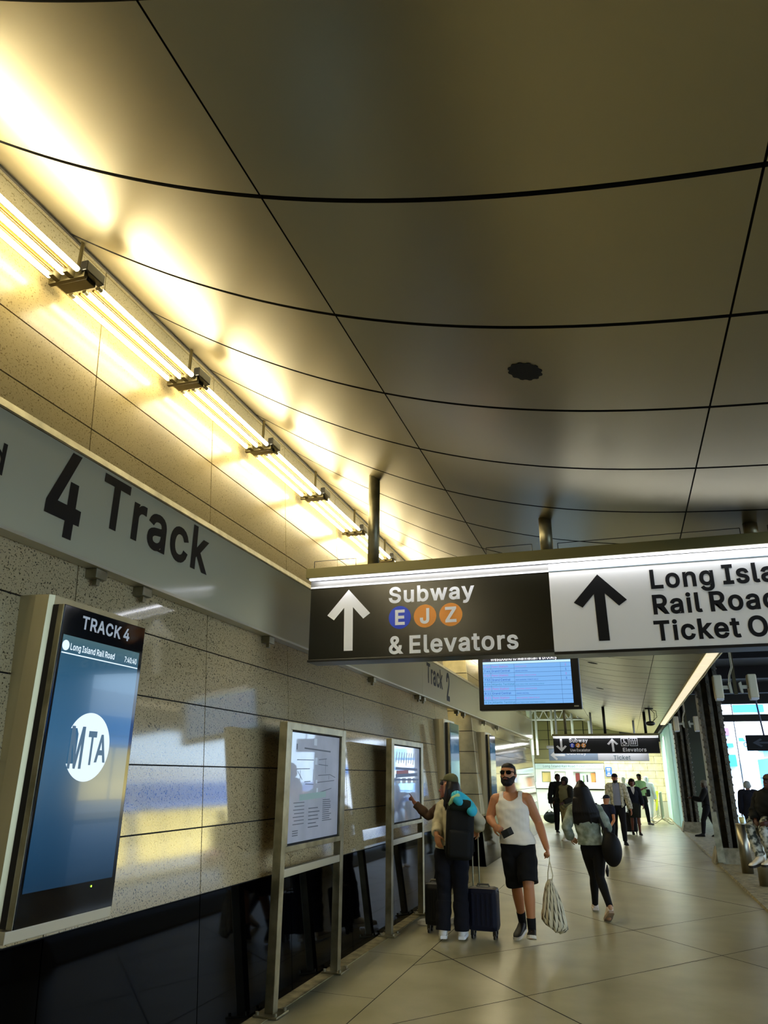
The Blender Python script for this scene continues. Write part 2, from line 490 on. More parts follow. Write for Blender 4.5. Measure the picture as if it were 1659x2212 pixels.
'o': (415, '80,48 120,14 158,-2 204,-8 256,-2 298,15 335,48 360,86 376,132 381,182 377,236 359,292 335,328 300,360 252,379 210,384 164,379 116,360 80,328 55,290 40,244 34,192 40,132 55,86|146,65 124,88 109,114 99,150 96,182 97,206 99,226 108,258 124,288 134,298 146,311 172,325 204,330 242,325 268,311 292,288 308,256 316,226 319,182 316,150 307,116 292,88 268,65 242,51 210,46 176,50'),
'p': (424, '54,-143 114,-142 114,59 142,28 172,4 198,-5 232,-8 274,-2 314,16 348,48 370,84 386,140 390,194 385,246 370,294 347,330 314,361 270,379 232,384 196,381 170,373 135,344 118,319 112,378 53,378|162,65 139,88 125,114 116,148 113,182 115,222 125,264 140,292 160,312 174,319 188,325 218,330 254,325 278,312 302,288 317,258 325,228 328,184 325,150 316,116 302,90 278,65 254,51 224,47 192,50'),
'q': (424, '77,48 110,16 126,9 150,-2 200,-8 228,-5 252,4 284,28 304,56 311,-142 372,-142 372,379 313,378 312,319 290,342 254,373 230,381 200,384 150,378 116,363 77,330 54,292 39,246 34,194 39,132 55,84|146,65 124,88 109,116 99,150 96,184 98,220 108,262 124,290 144,311 172,325 202,330 238,325 262,313 285,290 301,260 309,230 312,184 309,148 299,114 285,88 262,64 236,51 208,47 176,50'),
'r': (259, '54,0 114,0 114,240 117,262 125,282 144,304 160,316 182,323 204,326 242,322 242,384 210,385 184,381 156,369 129,346 114,321 112,379 53,378'),
's': (365, '60,40 84,18 112,3 144,-5 188,-8 224,-5 260,6 288,23 312,46 326,74 331,110 325,142 308,168 276,194 230,209 174,222 126,242 112,258 109,274 114,300 132,318 156,329 184,333 220,328 242,317 258,298 268,277 322,289 300,338 280,358 254,372 224,381 192,384 156,382 112,369 86,354 65,332 51,306 47,272 53,236 70,210 106,185 152,169 214,155 238,147 252,138 265,122 268,102 262,80 242,61 218,50 184,45 150,49 124,60 105,78 94,107 38,95 45,62'),
't': (227, '90,24 122,3 130,1 180,-4 194,-3 213,2 202,54 176,50 150,53 135,62 128,76 126,92 126,326 204,327 204,378 126,380 126,471 66,471 65,380 6,378 6,327 65,326 65,90 72,52'),
'u': (410, '86,34 114,11 146,-1 178,-5 218,-1 256,16 286,46 298,72 298,0 357,0 356,379 296,378 296,148 293,122 283,96 264,73 250,62 230,54 204,50 164,56 135,78 119,104 114,140 114,378 53,378 53,134 56,100 68,60'),
'v': (389, '164,0 227,2 370,379 304,378 227,164 196,61 162,164 85,378 17,378'),
'w': (567, '138,0 198,0 263,224 284,307 319,170 367,2 428,0 545,378 480,379 423,174 396,67 368,192 317,376 252,379 206,216 170,66 154,138 88,376 24,379'),
'x': (379, '22,0 90,0 148,84 188,154 229,88 288,0 358,0 225,190 352,379 282,379 233,306 190,234 149,304 100,379 29,378 155,194'),
'y': (389, '47,-138 64,-143 94,-145 140,-136 178,-106 205,-56 370,379 304,378 227,164 194,61 162,164 85,378 17,378 163,0 152,-34 128,-75 104,-89 61,-86'),
'z': (380, '42,0 339,0 338,56 126,56 132,68 333,330 332,379 48,378 48,323 254,323 42,46'),
'0': (453, '118,36 132,23 178,0 230,-7 280,1 322,23 359,62 384,112 400,176 405,234 404,298 393,366 384,396 358,448 322,485 280,508 224,516 170,506 132,485 95,448 69,396 59,362 49,298 48,234 52,182 59,146 69,112 95,62|166,72 139,104 122,146 113,192 109,262 113,316 122,362 140,406 166,437 192,453 224,460 258,454 288,437 297,426 313,406 331,362 340,316 344,260 340,192 331,148 313,102 288,72 262,56 224,50 192,56'),
'1': (453, '76,0 391,0 390,55 276,56 276,509 198,509 86,426 86,358 208,448 212,56 76,55'),
'2': (453, '64,0 389,0 388,57 153,58 267,180 336,258 371,318 381,370 376,412 361,446 347,462 334,477 304,498 268,511 228,516 182,511 142,496 114,476 85,440 71,406 66,362 126,362 131,394 139,414 151,430 174,448 196,457 220,460 270,450 290,438 309,418 317,398 320,370 311,326 282,282 64,48'),
'3': (453, '69,58 98,30 132,10 172,-3 222,-7 268,-2 310,12 342,34 370,66 387,102 393,142 387,186 371,222 342,255 308,276 266,288 221,290 372,460 372,509 70,508 70,452 288,452 157,300 157,248 206,248 236,245 276,234 296,219 316,196 326,172 329,142 325,116 317,96 296,73 276,61 222,50 164,59 144,71 122,94 115,106 108,132 44,132 52,90'),
'4': (453, '40,106 282,105 282,0 343,0 343,104 412,105 413,162 343,164 342,318 282,318 282,163 109,164 310,509 246,508 41,160'),
'5': (453, '100,40 110,30 140,11 178,-2 218,-7 240,-5 268,-1 310,15 346,44 369,76 386,122 391,160 388,200 379,232 364,260 338,292 322,306 294,321 264,330 232,334 178,325 138,302 152,452 366,452 366,509 96,508 67,254 128,246 170,269 216,277 252,272 276,262 300,240 314,222 324,194 328,166 322,124 314,104 301,86 276,64 244,52 220,50 172,60 137,90 127,108 122,130 60,130 66,92 83,60'),
'6': (453, '106,44 142,15 182,-1 222,-7 266,-3 310,14 346,42 369,74 384,112 389,160 384,202 371,238 349,268 316,295 274,310 232,314 196,307 174,294 322,509 252,509 137,340 80,240 68,200 64,166 68,120 83,76|156,76 138,102 127,134 125,154 127,182 140,218 150,232 174,252 198,262 222,265 248,263 280,251 301,232 314,214 325,182 327,152 324,128 315,102 301,82 276,61 254,52 228,48 198,52 174,63'),
'7': (453, '98,0 166,2 391,448 390,509 62,508 62,452 323,452'),
'8': (453, '87,48 104,31 136,11 176,-2 222,-7 276,-2 318,11 350,31 378,62 395,96 401,138 397,166 387,196 373,218 348,243 328,256 300,266 306,270 332,281 360,310 376,342 382,378 377,418 361,450 334,479 304,499 270,511 230,516 184,511 148,499 116,479 90,450 75,418 70,384 76,342 93,308 118,282 153,266 124,256 104,243 81,220 64,194 55,166 52,132 57,96 74,62|148,72 129,90 118,116 115,142 119,166 130,190 150,210 160,217 170,224 194,232 222,235 256,232 284,223 302,210 322,190 334,162 337,142 336,130 333,112 323,90 304,72 286,60 276,57 260,52 230,49 194,52 166,60|162,311 143,334 136,350 133,372 137,402 145,420 162,439 180,450 228,460 276,449 292,439 308,420 317,394 319,380 317,356 307,330 290,311 274,300 228,290 180,299'),
'9': (453, '130,0 200,0 315,168 372,268 385,308 389,342 385,388 368,434 346,464 320,487 308,495 272,510 222,516 182,510 142,494 114,472 97,452 85,436 69,398 64,356 68,306 83,268 110,234 136,214 180,198 220,195 258,202 279,216|160,268 138,294 128,326 125,356 129,382 138,408 151,426 174,446 198,457 222,460 248,458 280,446 301,426 308,416 315,406 324,382 327,354 325,326 315,296 308,286 301,276 280,257 254,247 228,243 196,248 174,257'),
'&': (448, '72,40 80,32 112,11 150,-2 174,-5 202,-7 228,-4 268,6 306,23 328,42 364,0 438,0 367,86 398,146 405,178 408,224 349,224 346,184 336,150 328,134 219,266 256,293 293,328 315,362 324,402 320,434 308,460 288,484 264,500 236,510 206,513 164,510 136,500 105,476 91,458 80,434 75,394 78,370 86,346 121,292 135,276 80,230 47,190 37,164 34,130 39,96 54,62|126,68 109,86 100,108 97,128 100,154 109,172 154,217 172,230 291,88 252,59 224,50 196,46 166,49 144,56|182,310 169,326 144,366 137,398 144,428 168,453 200,461 226,457 242,447 258,428 262,404 256,378 232,348'),
':': (188, '61,12 78,-1 92,-4 114,-1 126,7 138,24 141,38 138,60 130,70 114,83 96,87 78,83 66,75 53,60 50,44 53,24|61,286 78,274 92,271 114,274 126,282 138,298 141,314 138,334 130,346 114,359 98,362 78,359 66,351 53,334 50,318 53,298'),
'.': (188, '61,12 78,-1 92,-4 114,-1 126,7 138,24 141,38 138,60 130,70 114,83 96,87 78,83 66,75 53,60 50,44 53,24'),
'-': (453, '114,188 336,188 337,244 114,244'),
}
_GC = {}


def glyph(ch):
    if ch not in _GC:
        adv, s = GLYPHS[ch]
        _GC[ch] = (adv, [[tuple(map(int, p.split(','))) for p in lp.split(' ')] for lp in s.split('|')])
    return _GC[ch]


def ring_area(lp):
    return sum(lp[i][0] * lp[(i + 1) % len(lp)][1] - lp[(i + 1) % len(lp)][0] * lp[i][1] for i in range(len(lp))) / 2


def in_ring(p, lp):
    c = False
    for i in range(len(lp)):
        (x0, y0), (x1, y1) = lp[i - 1], lp[i]
        if (y0 > p[1]) != (y1 > p[1]) and p[0] < (x1 - x0) * (p[1] - y0) / (y1 - y0) + x0:
            c = not c
    return c


_GS = {}


def glyph_shape(ch, bold):
    """filled outline of one letter, emboldened, as points and faces (cap height 509)"""
    if (ch, bold) in _GS:
        return _GS[ch, bold]
    loops = glyph(ch)[1]
    big = max(loops, key=lambda lp: abs(ring_area(lp)))
    sg = 1 if ring_area(big) > 0 else -1
    outs = [lp for lp in loops if ring_area(lp) * sg > 0]
    holes = [lp for lp in loops if ring_area(lp) * sg < 0]
    P, F = [], []
    for n_, out in enumerate(outs):
        cu = bpy.data.curves.new('letters', 'CURVE')
        cu.dimensions = '2D'
        cu.fill_mode = 'BOTH'
        cu.offset = bold * .001
        for lp in [out] + [h for h in holes if in_ring(h[0], out)]:
            sp = cu.splines.new('POLY')
            sp.points.add(len(lp) - 1)
            for q, (px, py) in zip(sp.points, lp):
                q.co = (px * .001, py * .001, 0, 1)
            sp.use_cyclic_u = True
        o = bpy.data.objects.new('letters', cu)
        me = o.to_mesh()
        k = len(P)
        P += [(v.co.x * 1000, v.co.y * 1000) for v in me.vertices]
        F += [[k + a for a in p.vertices] for p in me.polygons]
        o.to_mesh_clear()
        bpy.data.objects.remove(o)
        bpy.data.curves.remove(cu)
    _GS[ch, bold] = (P, F)
    return P, F


def text_into(mb, s, cap, to3, bold=10, track=0):
    """flat letters of cap height `cap`, baseline start at 2D (0,0)"""
    k = cap / 509.0
    x = 0
    for ch in s:
        if ch == ' ':
            x += 150 + track
            continue
        P, F = glyph_shape(ch, bold)
        vs = [mb.bm.verts.new(to3((px + x + bold) * k, py * k)) for px, py in P]
        for f in F:
            mb._f([vs[a] for a in f])
        x += glyph(ch)[0] + 2 * bold + track
    return x * k


def text_width(s, cap, bold=10, track=0):
    return sum(150 + track if c == ' ' else glyph(c)[0] + 2 * bold + track for c in s) * cap / 509.0


def plane_map(o, ux, uy):
    o, ux, uy = V(o), V(ux), V(uy)
    return lambda x, y: o + ux * x + uy * y


def text_part(name, s, cap, o, ux, mats, parent, width=None, bold=10, uy=(0, 0, 1), track=0):
    mb = MB()
    sx = 1.0 if width is None else width / text_width(s, cap, bold, track)
    f = plane_map(o, V(ux) * sx, uy)
    text_into(mb, s, cap, f, bold, track)
    return part(name, mb, mats, parent)


def disc(mb, c, r, ux, uy, seg=40):
    c, ux, uy = V(c), V(ux), V(uy)
    mb._f([mb.bm.verts.new(c + ux * (r * math.cos(2 * PI * i / seg)) + uy * (r * math.sin(2 * PI * i / seg))) for i in range(seg)])


def arrow(mb, base, tip, ux, uy=(0, 0, 1), wide=1.0):
    """wayfinding arrow: straight shaft and two square-cut arms"""
    base, tip = V(base), V(tip)
    d = tip - base
    k = d.length / .506
    d.normalize()
    u = V(ux)
    h = [(0, 0), (.187, -.208), (.128, -.25), (.038, -.15), (.038, -.506)]
    P = h + [(-x, y) for x, y in h[:0:-1]]
    mb.polyfill([P], lambda x, y: tip + u * (x * k * wide) + d * (y * k))
LEAN = 0.073


def wx(z, off=0.0):
    """the battered left wall: x of its face at height z"""
    return -2.75 - LEAN * z + off


# ---------------------------------------------------------------- floor
mb = MB()
mb.box((-6.5, -4, -.3), (1.62, 37, 0))
mb.mi = 1
mb.box((1.62, -4, -.3), (3.6, 37, .012))
mb.box((-2.8, -4, -.2), (-2.62, 13.1, .004))
mb.mi = 2


def joint(a, b_, wd=.008, z=.0012):
    a, b_ = V((*a, 0)), V((*b_, 0))
    d = (b_ - a).normalized()
    s = V((-d.y, d.x, 0)) * wd / 2
    mb.quad(*(p + V((0, 0, z)) for p in (a - s, b_ - s, b_ + s, a + s)))


da, db = V((.63, -.777)), V((.777, .63))


def clip_line(p, d, x0=-2.05, x1=1.615, y0=2, y1=33):
    t = []
    for k, lo, hi in ((0, x0, x1), (1, y0, y1)):
        u, v = sorted(((lo - p[k]) / d[k], (hi - p[k]) / d[k]))
        t.append((u, v))
    a, b_ = max(u for u, _ in t), min(v for _, v in t)
    return (p + d * a, p + d * b_) if b_ > a else None


for i in range(-1, 12):
    r = clip_line(db * (3.53 + 2.58 * i), da)
    if r:
        joint(*r, wd=.02 if i in (2, 3) else .012)
dn = V((-.777, .63))
for i in range(-1, 10):
    r = clip_line(dn * (1.1 + 2.58 * i + (1.3 if i % 2 else 0)), V((.63, .777)))
    if r:
        joint(*r, wd=.009)
joint((-2.05, 3), (-2.05, 13))
for yy in (4.8, 6.33, 7.82, 9.4, 11):
    joint((-2.62, yy), (-2.05, yy - .03), .006)
joint((1.62, 3), (1.62, 36), .02, .0135)
struct('floor', mb, ['concrete', 'concrete_edge', 'gap'])

# raised lip along the street side of the walkway
mb = MB()
mb.prism([(1.58, .0), (1.70, .0), (1.685, .03), (1.60, .03)], 'y', -4, 36)
struct('curb', mb, 'concrete_edge')

# ---------------------------------------------------------------- left wall: granite slabs with open joints over a dark backing
ZR = [.885, 1.302, 1.70, 2.117, 2.52, 2.925, 3.31, 3.70, 4.085, 4.49, 4.9, 5.3]
GAPW = .0045


def wall_section(y0, y1, name, first=3.36, mod=1.46):
    mb = MB()
    mb.mi = 2
    mb.hexa([V(p) for p in ((wx(0, -.4), y0, 0), (wx(0, -.018), y0, 0), (wx(0, -.018), y1, 0), (wx(0, -.4), y1, 0),
                            (wx(5.3, -.4), y0, 5.3), (wx(5.3, -.018), y0, 5.3), (wx(5.3, -.018), y1, 5.3), (wx(5.3, -.4), y1, 5.3))])
    ys = [y0] + [first + mod * k for k in range(-6, 20) if y0 + .05 < first + mod * k < y1 - .05] + [y1]

    def slab(ya, yb, za, zb, mi, t=.022):
        mb.mi = mi
        g = GAPW
        P = []
        for z in (za + g, zb - g):
            P += [V((wx(z, -t), ya + g, z)), V((wx(z), ya + g, z)), V((wx(z), yb - g, z)), V((wx(z, -t), yb - g, z))]
        mb.hexa(P)
    for ya, yb in zip(ys, ys[1:]):
        for za, zb in zip(ZR, ZR[1:]):
            slab(ya, yb, za, zb, 0 if za < 3 else 1)
        slab(ya, yb, 0, ZR[0], 3)
    return struct(name, mb, ['granite', 'granite_up', 'gap', 'dado'])


wall_section(-4, 13.1, 'wall_left')
wall_section(15.4, 25.4, 'wall_left_beyond', 16.9)

# the niche between the two wall sections and its stone end face
mb = MB()
mb.box((-3.95, 13.0, 0), (-3.75, 15.5, 5.3))
mb.hexa([V(p) for p in ((-3.8, 13.05, 0), (wx(0, -.05), 13.05, 0), (wx(0, -.05), 13.1, 0), (-3.8, 13.1, 0), (-3.8, 13.05, 5.3), (wx(5.3, -.05), 13.05, 5.3), (wx(5.3, -.05), 13.1, 5.3), (-3.8, 13.1, 5.3))])
mb.mi = 1
for za, zb in zip(ZR, ZR[1:]):
    P = []
    for z in (za + .007, zb - .007):
        P += [V((-3.75, 15.33, z)), V((wx(z), 15.33, z)), V((wx(z), 15.4, z)), V((-3.75, 15.4, z))]
    mb.hexa(P)
mb.mi = 2
mb.hexa([V(p) for p in ((-3.75, 15.35, 0), (wx(0, -.002), 15.35, 0), (wx(0, -.002), 15.41, 0), (-3.75, 15.41, 0), (-3.75, 15.35, 5.3), (wx(5.3, -.02), 15.35, 5.3), (wx(5.3, -.02), 15.41, 5.3), (-3.75, 15.41, 5.3))])
mb.mi = 3
mb.hexa([V(p) for p in ((-3.75, 15.32, 0), (wx(0), 15.32, 0), (wx(0), 15.4, 0), (-3.75, 15.4, 0), (-3.75, 15.32, .88), (wx(.88), 15.32, .88), (wx(.88), 15.4, .88), (-3.75, 15.4, .88))])
struct('wall_niche', mb, ['granite_up', 'stone', 'gap', 'dado'])

# ---------------------------------------------------------------- ceiling: curved steel panels with dark joints
CC = [-0.003, -0.015, 0.075, -0.154, 3.513]


def cz(x):
    r = 0
    for c in CC:
        r = r * x + c
    return r


mb = MB()
XB = [-2.93, -1.165, .595, 1.285]
SE, SL = .012, .0045
y = 2.01 - .822 * 7
YB = []
while y < 35.5:
    YB.append(y)
    y += .822
for ya, yb in zip(YB, YB[1:]):
    for xa, xb in zip(XB, XB[1:]):
        n = max(4, int((xb - xa) / .1))
        xs = [xa + SL + (xb - xa - 2 * SL) * i / n for i in range(n + 1)]
        yy = [ya + SE, (ya + yb) / 2, yb - SE]
        G = [[mb.bm.verts.new((x, q, cz(x))) for x in xs] for q in yy]
        U = [[mb.bm.verts.new((x, q, cz(x) + .03)) for x in xs] for q in (yy[0], yy[2])]
        for r in range(2):
            for i in range(n):
                f = mb._f([G[r][i], G[r + 1][i], G[r + 1][i + 1], G[r][i + 1]])
                if f:
                    f.smooth = True
        mb.mi = 1
        H_ = [[mb.bm.verts.new(v.co) for v in G[r]] for r in (0, 2)]
        for i in range(n):
            mb._f([H_[0][i], H_[0][i + 1], U[0][i + 1], U[0][i]])
            mb._f([H_[1][i + 1], H_[1][i], U[1][i], U[1][i + 1]])
        for i in (0, n):
            mb._f([H_[0][i], U[0][i], U[1][i], H_[1][i]])
        mb.mi = 0
# dark backing above the open joints
mb.mi = 1
xs = [-2.90 + (1.27 + 2.90) * i / 24 for i in range(25)]
mb.loft([[V((x, q, cz(x) + h)) for q, h in ((-3.7, .028), (35.3, .028), (35.3, .12), (-3.7, .12))] for x in xs])
bmesh.ops.recalc_face_normals(mb.bm, faces=[f for f in mb.bm.faces if f.material_index == 1])
struct('ceiling', mb, ['ceiling', 'gap'])
# black edge strip where the ceiling stops short of the wall
mb = MB()
mb.prism([(-2.945, cz(-2.93) - .012), (-2.925, cz(-2.93) - .018), (-2.925, cz(-2.93) + .05), (-2.945, cz(-2.93) + .05)], 'y', -3.7, 25.4)
struct('trim_1', mb, 'gap')
# closure above the wall and behind the lights
mb = MB()
mb.box((-3.7, -4, 5.25), (-2.6, 25.4, 5.32))
mb.box((-6.5, -4.1, 0), (8, -4, 6))
struct('wall_back', mb, 'granite_up')

# cream soffit strip along the street edge of the ceiling
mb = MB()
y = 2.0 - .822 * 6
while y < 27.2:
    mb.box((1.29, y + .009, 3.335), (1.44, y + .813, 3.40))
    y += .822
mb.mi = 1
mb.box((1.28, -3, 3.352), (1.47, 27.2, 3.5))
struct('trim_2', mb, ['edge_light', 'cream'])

# ---------------------------------------------------------------- underside of the railway bridge over the road
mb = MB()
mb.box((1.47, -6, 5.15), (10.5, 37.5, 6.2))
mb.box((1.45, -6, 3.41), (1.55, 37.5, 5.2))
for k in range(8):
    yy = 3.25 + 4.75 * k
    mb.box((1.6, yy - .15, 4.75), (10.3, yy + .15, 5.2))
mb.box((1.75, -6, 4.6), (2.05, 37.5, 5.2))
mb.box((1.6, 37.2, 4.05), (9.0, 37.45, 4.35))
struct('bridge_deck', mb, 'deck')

# road, far pavement
mb = MB()
mb.box((3.6, -10, -.32), (14, 90, -.12))
mb.box((-30, 44, -.32), (40, 90, -.119))
struct('road', mb, 'asphalt')
mb = MB()
mb.box((14, -10, -.32), (18, 44, .02))
mb.box((3.4, -4, -.3), (3.62, 37, .013))
struct('far_pavement', mb, 'footing')
# ---------------------------------------------------------------- fluorescent fixtures under the ceiling edge
M['gold'] = mat('gold_reflector', '#b08d3c', .3, .9)
M['bracket'] = mat('dark_bracket', '#4a4226', .5, .6)
TX = (-2.985, -2.885, -2.785)
TZ = 4.43


def fixture(y0, label):
    t = thing('fluorescent_fixture', label, 'light fixture', (-2.885, y0, TZ), 'fluorescent fixtures along the top of the wall')
    for x in TX:
        mb = MB()
        mb.tube([(x, y0 + .02, TZ), (x, y0 + 1.04, TZ)], .0165, 12)
        tb = part('tube', mb, 'tube', t, smooth=True)
        for ya, yb in ((-.018, .012), (1.045, 1.075)):
            mb = MB()
            mb.cyl((x, y0 + ya, TZ), (x, y0 + yb, TZ), .0155, seg=12)
            part('tube_cap', mb, 'steel_pale', tb)
    for x in (-2.935, -2.835):
        mb = MB()
        mb.box((x - .008, y0, TZ - .004), (x + .008, y0 + 1.07, TZ + .012), .003)
        part('reflector', mb, 'gold', t)
    mb = MB()
    mb.box((-3.015, y0 + 1.07, TZ - .035), (-2.755, y0 + 1.10, TZ + .03), .004)
    mb.box((-2.99, y0 + 1.10, TZ - .02), (-2.78, y0 + 1.20, TZ + .02), .004)
    for x in (-2.96, -2.86):
        mb.box((x, y0 + 1.01, TZ - .03), (x + .035, y0 + 1.07, TZ + .01), .003)
    part('end_bracket', mb, 'bracket', t)
    mb = MB()
    mb.box((-2.785, y0 + 1.06, TZ - .0), (-2.735, y0 + 1.222, TZ + .07), .006)
    part('ballast_box', mb, 'black', t)
    mb = MB()
    mb.cyl((-2.885, y0 + 1.15, TZ + .02), (-2.885, y0 + 1.15, 5.25), .012, seg=8)
    part('hanger_rod', mb, 'bracket', t)
    return t


fx0 = fixture(1.735, 'lit three-tube fluorescent fixture at the left edge of the photo, largest of the row')
for k in range(-4, 15):
    y0 = 1.735 + 1.245 * k
    if k == 0:
        continue
    lab = {-4: 'lit three-tube fluorescent fixture behind the viewer, outside the photo', -3: 'lit three-tube fluorescent fixture behind the viewer, outside the photo', -2: 'lit three-tube fluorescent fixture behind the viewer, outside the photo', -1: 'lit three-tube fluorescent fixture overhead, behind the largest one at the photo edge',
           1: 'lit three-tube fluorescent fixture above the numeral of the track sign, second largest',
           2: 'lit three-tube fluorescent fixture third along the row, above the end of the word Track',
           3: 'lit three-tube fluorescent fixture fourth along the row, left of the first sign post',
           4: 'lit three-tube fluorescent fixture fifth along the row, just left of the first sign post',
           5: 'lit three-tube fluorescent fixture sixth along the row, crossing behind the first sign post',
           }.get(k, 'lit three-tube fluorescent fixture far along the wall, behind the hanging overhead sign')
    copy_tree(fx0, (-2.885, y0, TZ), lab)

# ---------------------------------------------------------------- long track sign along the wall
M['fascia'] = mat('grey_enamel_fascia', '#bbb596', .13, 0, spec=.4)
ts = thing('track_sign', 'long grey enamel fascia sign on the wall lettered 4 Track in black', 'sign', (-2.86, 5.5, 2.8))
edges = [-3, 6.7, 11.0, 15.6, 20.5, 25.45]
for a, b_ in zip(edges, edges[1:]):
    mb = MB()
    mb.box((-2.93, a + .003, 2.815), (-2.86, b_ - .003, 3.40))
    part('face_panel', mb, 'fascia', ts)
mb = MB()
mb.prism([(-2.99, 3.402), (-2.856, 3.402), (-2.856, 3.414), (-2.87, 3.46), (-2.99, 3.46)], 'y', -3, 25.45)
part('top_trim', mb, 'steel_dull', ts)
mb = MB()
mb.box((-2.95, -3, 2.795), (-2.852, 25.45, 2.813))
part('bottom_trim', mb, 'steel_pale', ts)
for yb in (3.47, 3.93, 5.78, 8.7, 10.9, 11.2, 13.7, 14.3, 16.6, 18.4):
    mb = MB()
    mb.box((-2.95, yb - .05, 2.735), (-2.87, yb + .05, 2.794), .006)
    mb.box((-2.92, yb - .015, 2.7), (-2.89, yb + .015, 2.74))
    part('bracket', mb, 'steel_dull', ts)


def wall_text(s, y0, z0, cap, width=None, bold=12, nm='lettering', m_='black_letter'):
    return text_part(nm, s, cap, (-2.8575, y0, z0), (0, 1, 0), m_, ts, width, bold)


wall_text('4', 2.90, 2.90, .465, .33, 22, 'numeral')
wall_text('Track', 3.34, 3.063, .305, 1.25, 20)
wd = text_width('Westbound', .165, 10)
wall_text('Westbound', 2.632 - wd, 3.06, .165, None, 10)
wd = text_width('Station', .305, 10)
wall_text('Station', 9.33 - wd, 3.063, .305, None, 10)
wall_text('Track', 11.25, 3.045, .295, 1.12, 18)
wall_text('2', 12.62, 2.90, .45, .34, 22, 'numeral')

# ---------------------------------------------------------------- main hanging sign
YS = 5.5
M['sign_black'] = mat('sign_black', '#16150d', .22, 0, spec=.55)
M['sign_white'] = mat('sign_white', '#e4e2dc', .3)
M['hood'] = mat('sign_hood', '#6d673f', .42, .35)
M['bullet_blue'] = mat('bullet_blue', '#1244d8', .4)
M['bullet_orange'] = mat('bullet_orange', '#f09a3e', .4)
hs = thing('overhead_sign', 'large overhead sign, black Subway half and white Long Island Rail Road half, nearest', 'sign', (-.2, YS, 3.25))
SX0, SX1, SDV = -2.395, 2.0, -.418
mb = MB()
mb.box((SX0, YS, 2.525), (SDV, YS + .2, 3.19), .004)
pk = part('black_panel', mb, 'sign_black', hs, 'black panel reading Subway E J Z and Elevators')
mb = MB()
mb.box((SDV, YS - .004, 2.515), (SX1, YS + .2, 3.19), .004)
wp = part('white_panel', mb, 'sign_white', hs, 'white panel reading Long Island Rail Road Ticket Office')
mb = MB()
mb.box((SX0 - .005, YS - .012, 2.512), (SDV, YS + .21, 2.532), .004)
mb.box((SDV, YS - .012, 2.494), (SX1 + .005, YS + .21, 2.515), .004)
part('bottom_rail', mb, 'black', hs)
mb = MB()
mb.box((SX0 - .025, YS - .06, 3.206), (SX1 + .02, YS + .28, 3.292), .004)
part('hood', mb, 'hood', hs)
mb = MB()
mb.box((SX0 + .0, YS - .047, 3.1925), (SX1 - .01, YS - .012, 3.2055), .002)
part('lamp_strip', mb, 'led', hs)
FY = YS - .0025
lamp('AREA', 'sign_lamp', ((SX0 + SX1) / 2, YS - .042, 3.188), 3.6, (.9, .92, 1.0), SX1 - SX0 - .1, (math.radians(12), 0, 0), .02)


def face(o, z, dy=0.0):
    return (o, FY - dy, z)


mb = MB()
mb.box((SX0, FY - .003, 3.127), (SDV, FY + .003, 3.141))
part('stripe', mb, 'white_letter', pk)
mb = MB()
mb.box((SX0, FY - .001, 3.143), (SDV, FY + .002, 3.189))
part('top_band', mb, mat('grey_band', '#6f6d66', .4), pk)
mb = MB()
mb.box((SDV, FY - .006, 3.127), (SX1, FY, 3.132))
part('stripe', mb, 'grey_letter', wp)
mb = MB()
arrow(mb, face(-2.046, 2.593), face(-2.053, 3.099), (1, 0, 0))
part('arrow', mb, 'white_letter', pk)
text_part('lettering', 'Subway', .122, face(-1.712, 2.966), (1, 0, 0), 'white_letter', pk, .715, 22)
text_part('lettering', '& Elevators', .130, face(-1.71, 2.556), (1, 0, 0), 'white_letter', pk, 1.04, 22)
for ch, x, c in (('E', -1.611, 'bullet_blue'), ('J', -1.402, 'bullet_orange'), ('Z', -1.193, 'bullet_orange')):
    mb = MB()
    disc(mb, face(x, 2.841), .0925, (1, 0, 0), (0, 0, 1))
    bl = part('route_bullet', mb, c, pk)
    wdt = text_width(ch, .112, 26)
    text_part('letter', ch, .112, face(x - wdt / 2, 2.785, .002), (1, 0, 0), 'white_letter', bl, None, 26)
mb = MB()
arrow(mb, face(-.055, 2.581, .004), face(-.062, 3.08, .004), (1, 0, 0), wide=1.03)
part('arrow', mb, 'black_letter', wp)
for s, x, z, wdt in (('Long Island', .292, 2.948, None), ('Rail Road', .289, 2.759, None), ('Ticket Office', .285, 2.569, None)):
    text_part('lettering', s, .133, face(x, z, .004), (1, 0, 0), 'black_letter', wp, text_width(s, .133, 16) * .99, 24)
for x in (-1.878, -.426, 1.05):
    mb = MB()
    mb.cyl((x, YS + .11, 3.29), (x, YS + .11, cz(x) + .02), .05, seg=24)
    p = part('post', mb, 'steel_dull', hs, smooth=True)
    mb = MB()
    mb.cyl((x, YS + .11, 3.291), (x, YS + .11, 3.302), .085, seg=24)
    for k in range(4):
        a = PI / 4 + k * PI / 2
        mb.cyl((x + .07 * math.cos(a), YS + .11 + .07 * math.sin(a), 3.3), (x + .07 * math.cos(a), YS + .11 + .07 * math.sin(a), 3.318), .009, seg=6)
    part('flange', mb, 'steel_dull', p)
for x0, x1, h in ((-2.39, -2.01, .09), (-2.3, -1.94, .022), (-.9, -.535, .085), (-.336, .965, .075), (-.33, .95, .012), (1.15, 1.9, .08)):
    mb = MB()
    pts = [(x0, YS + .04, 3.29), (x0, YS + .04, 3.29 + h), (x1, YS + .04, 3.29 + h), (x1, YS + .04, 3.29)]
    for p, q in zip(pts, pts[1:]):
        mb.cyl(p, q, .0028, seg=6)
    mb.ball((x0, YS + .04, 3.3), .012, 8, 6)
    part('bird_wire', mb, 'black', hs)

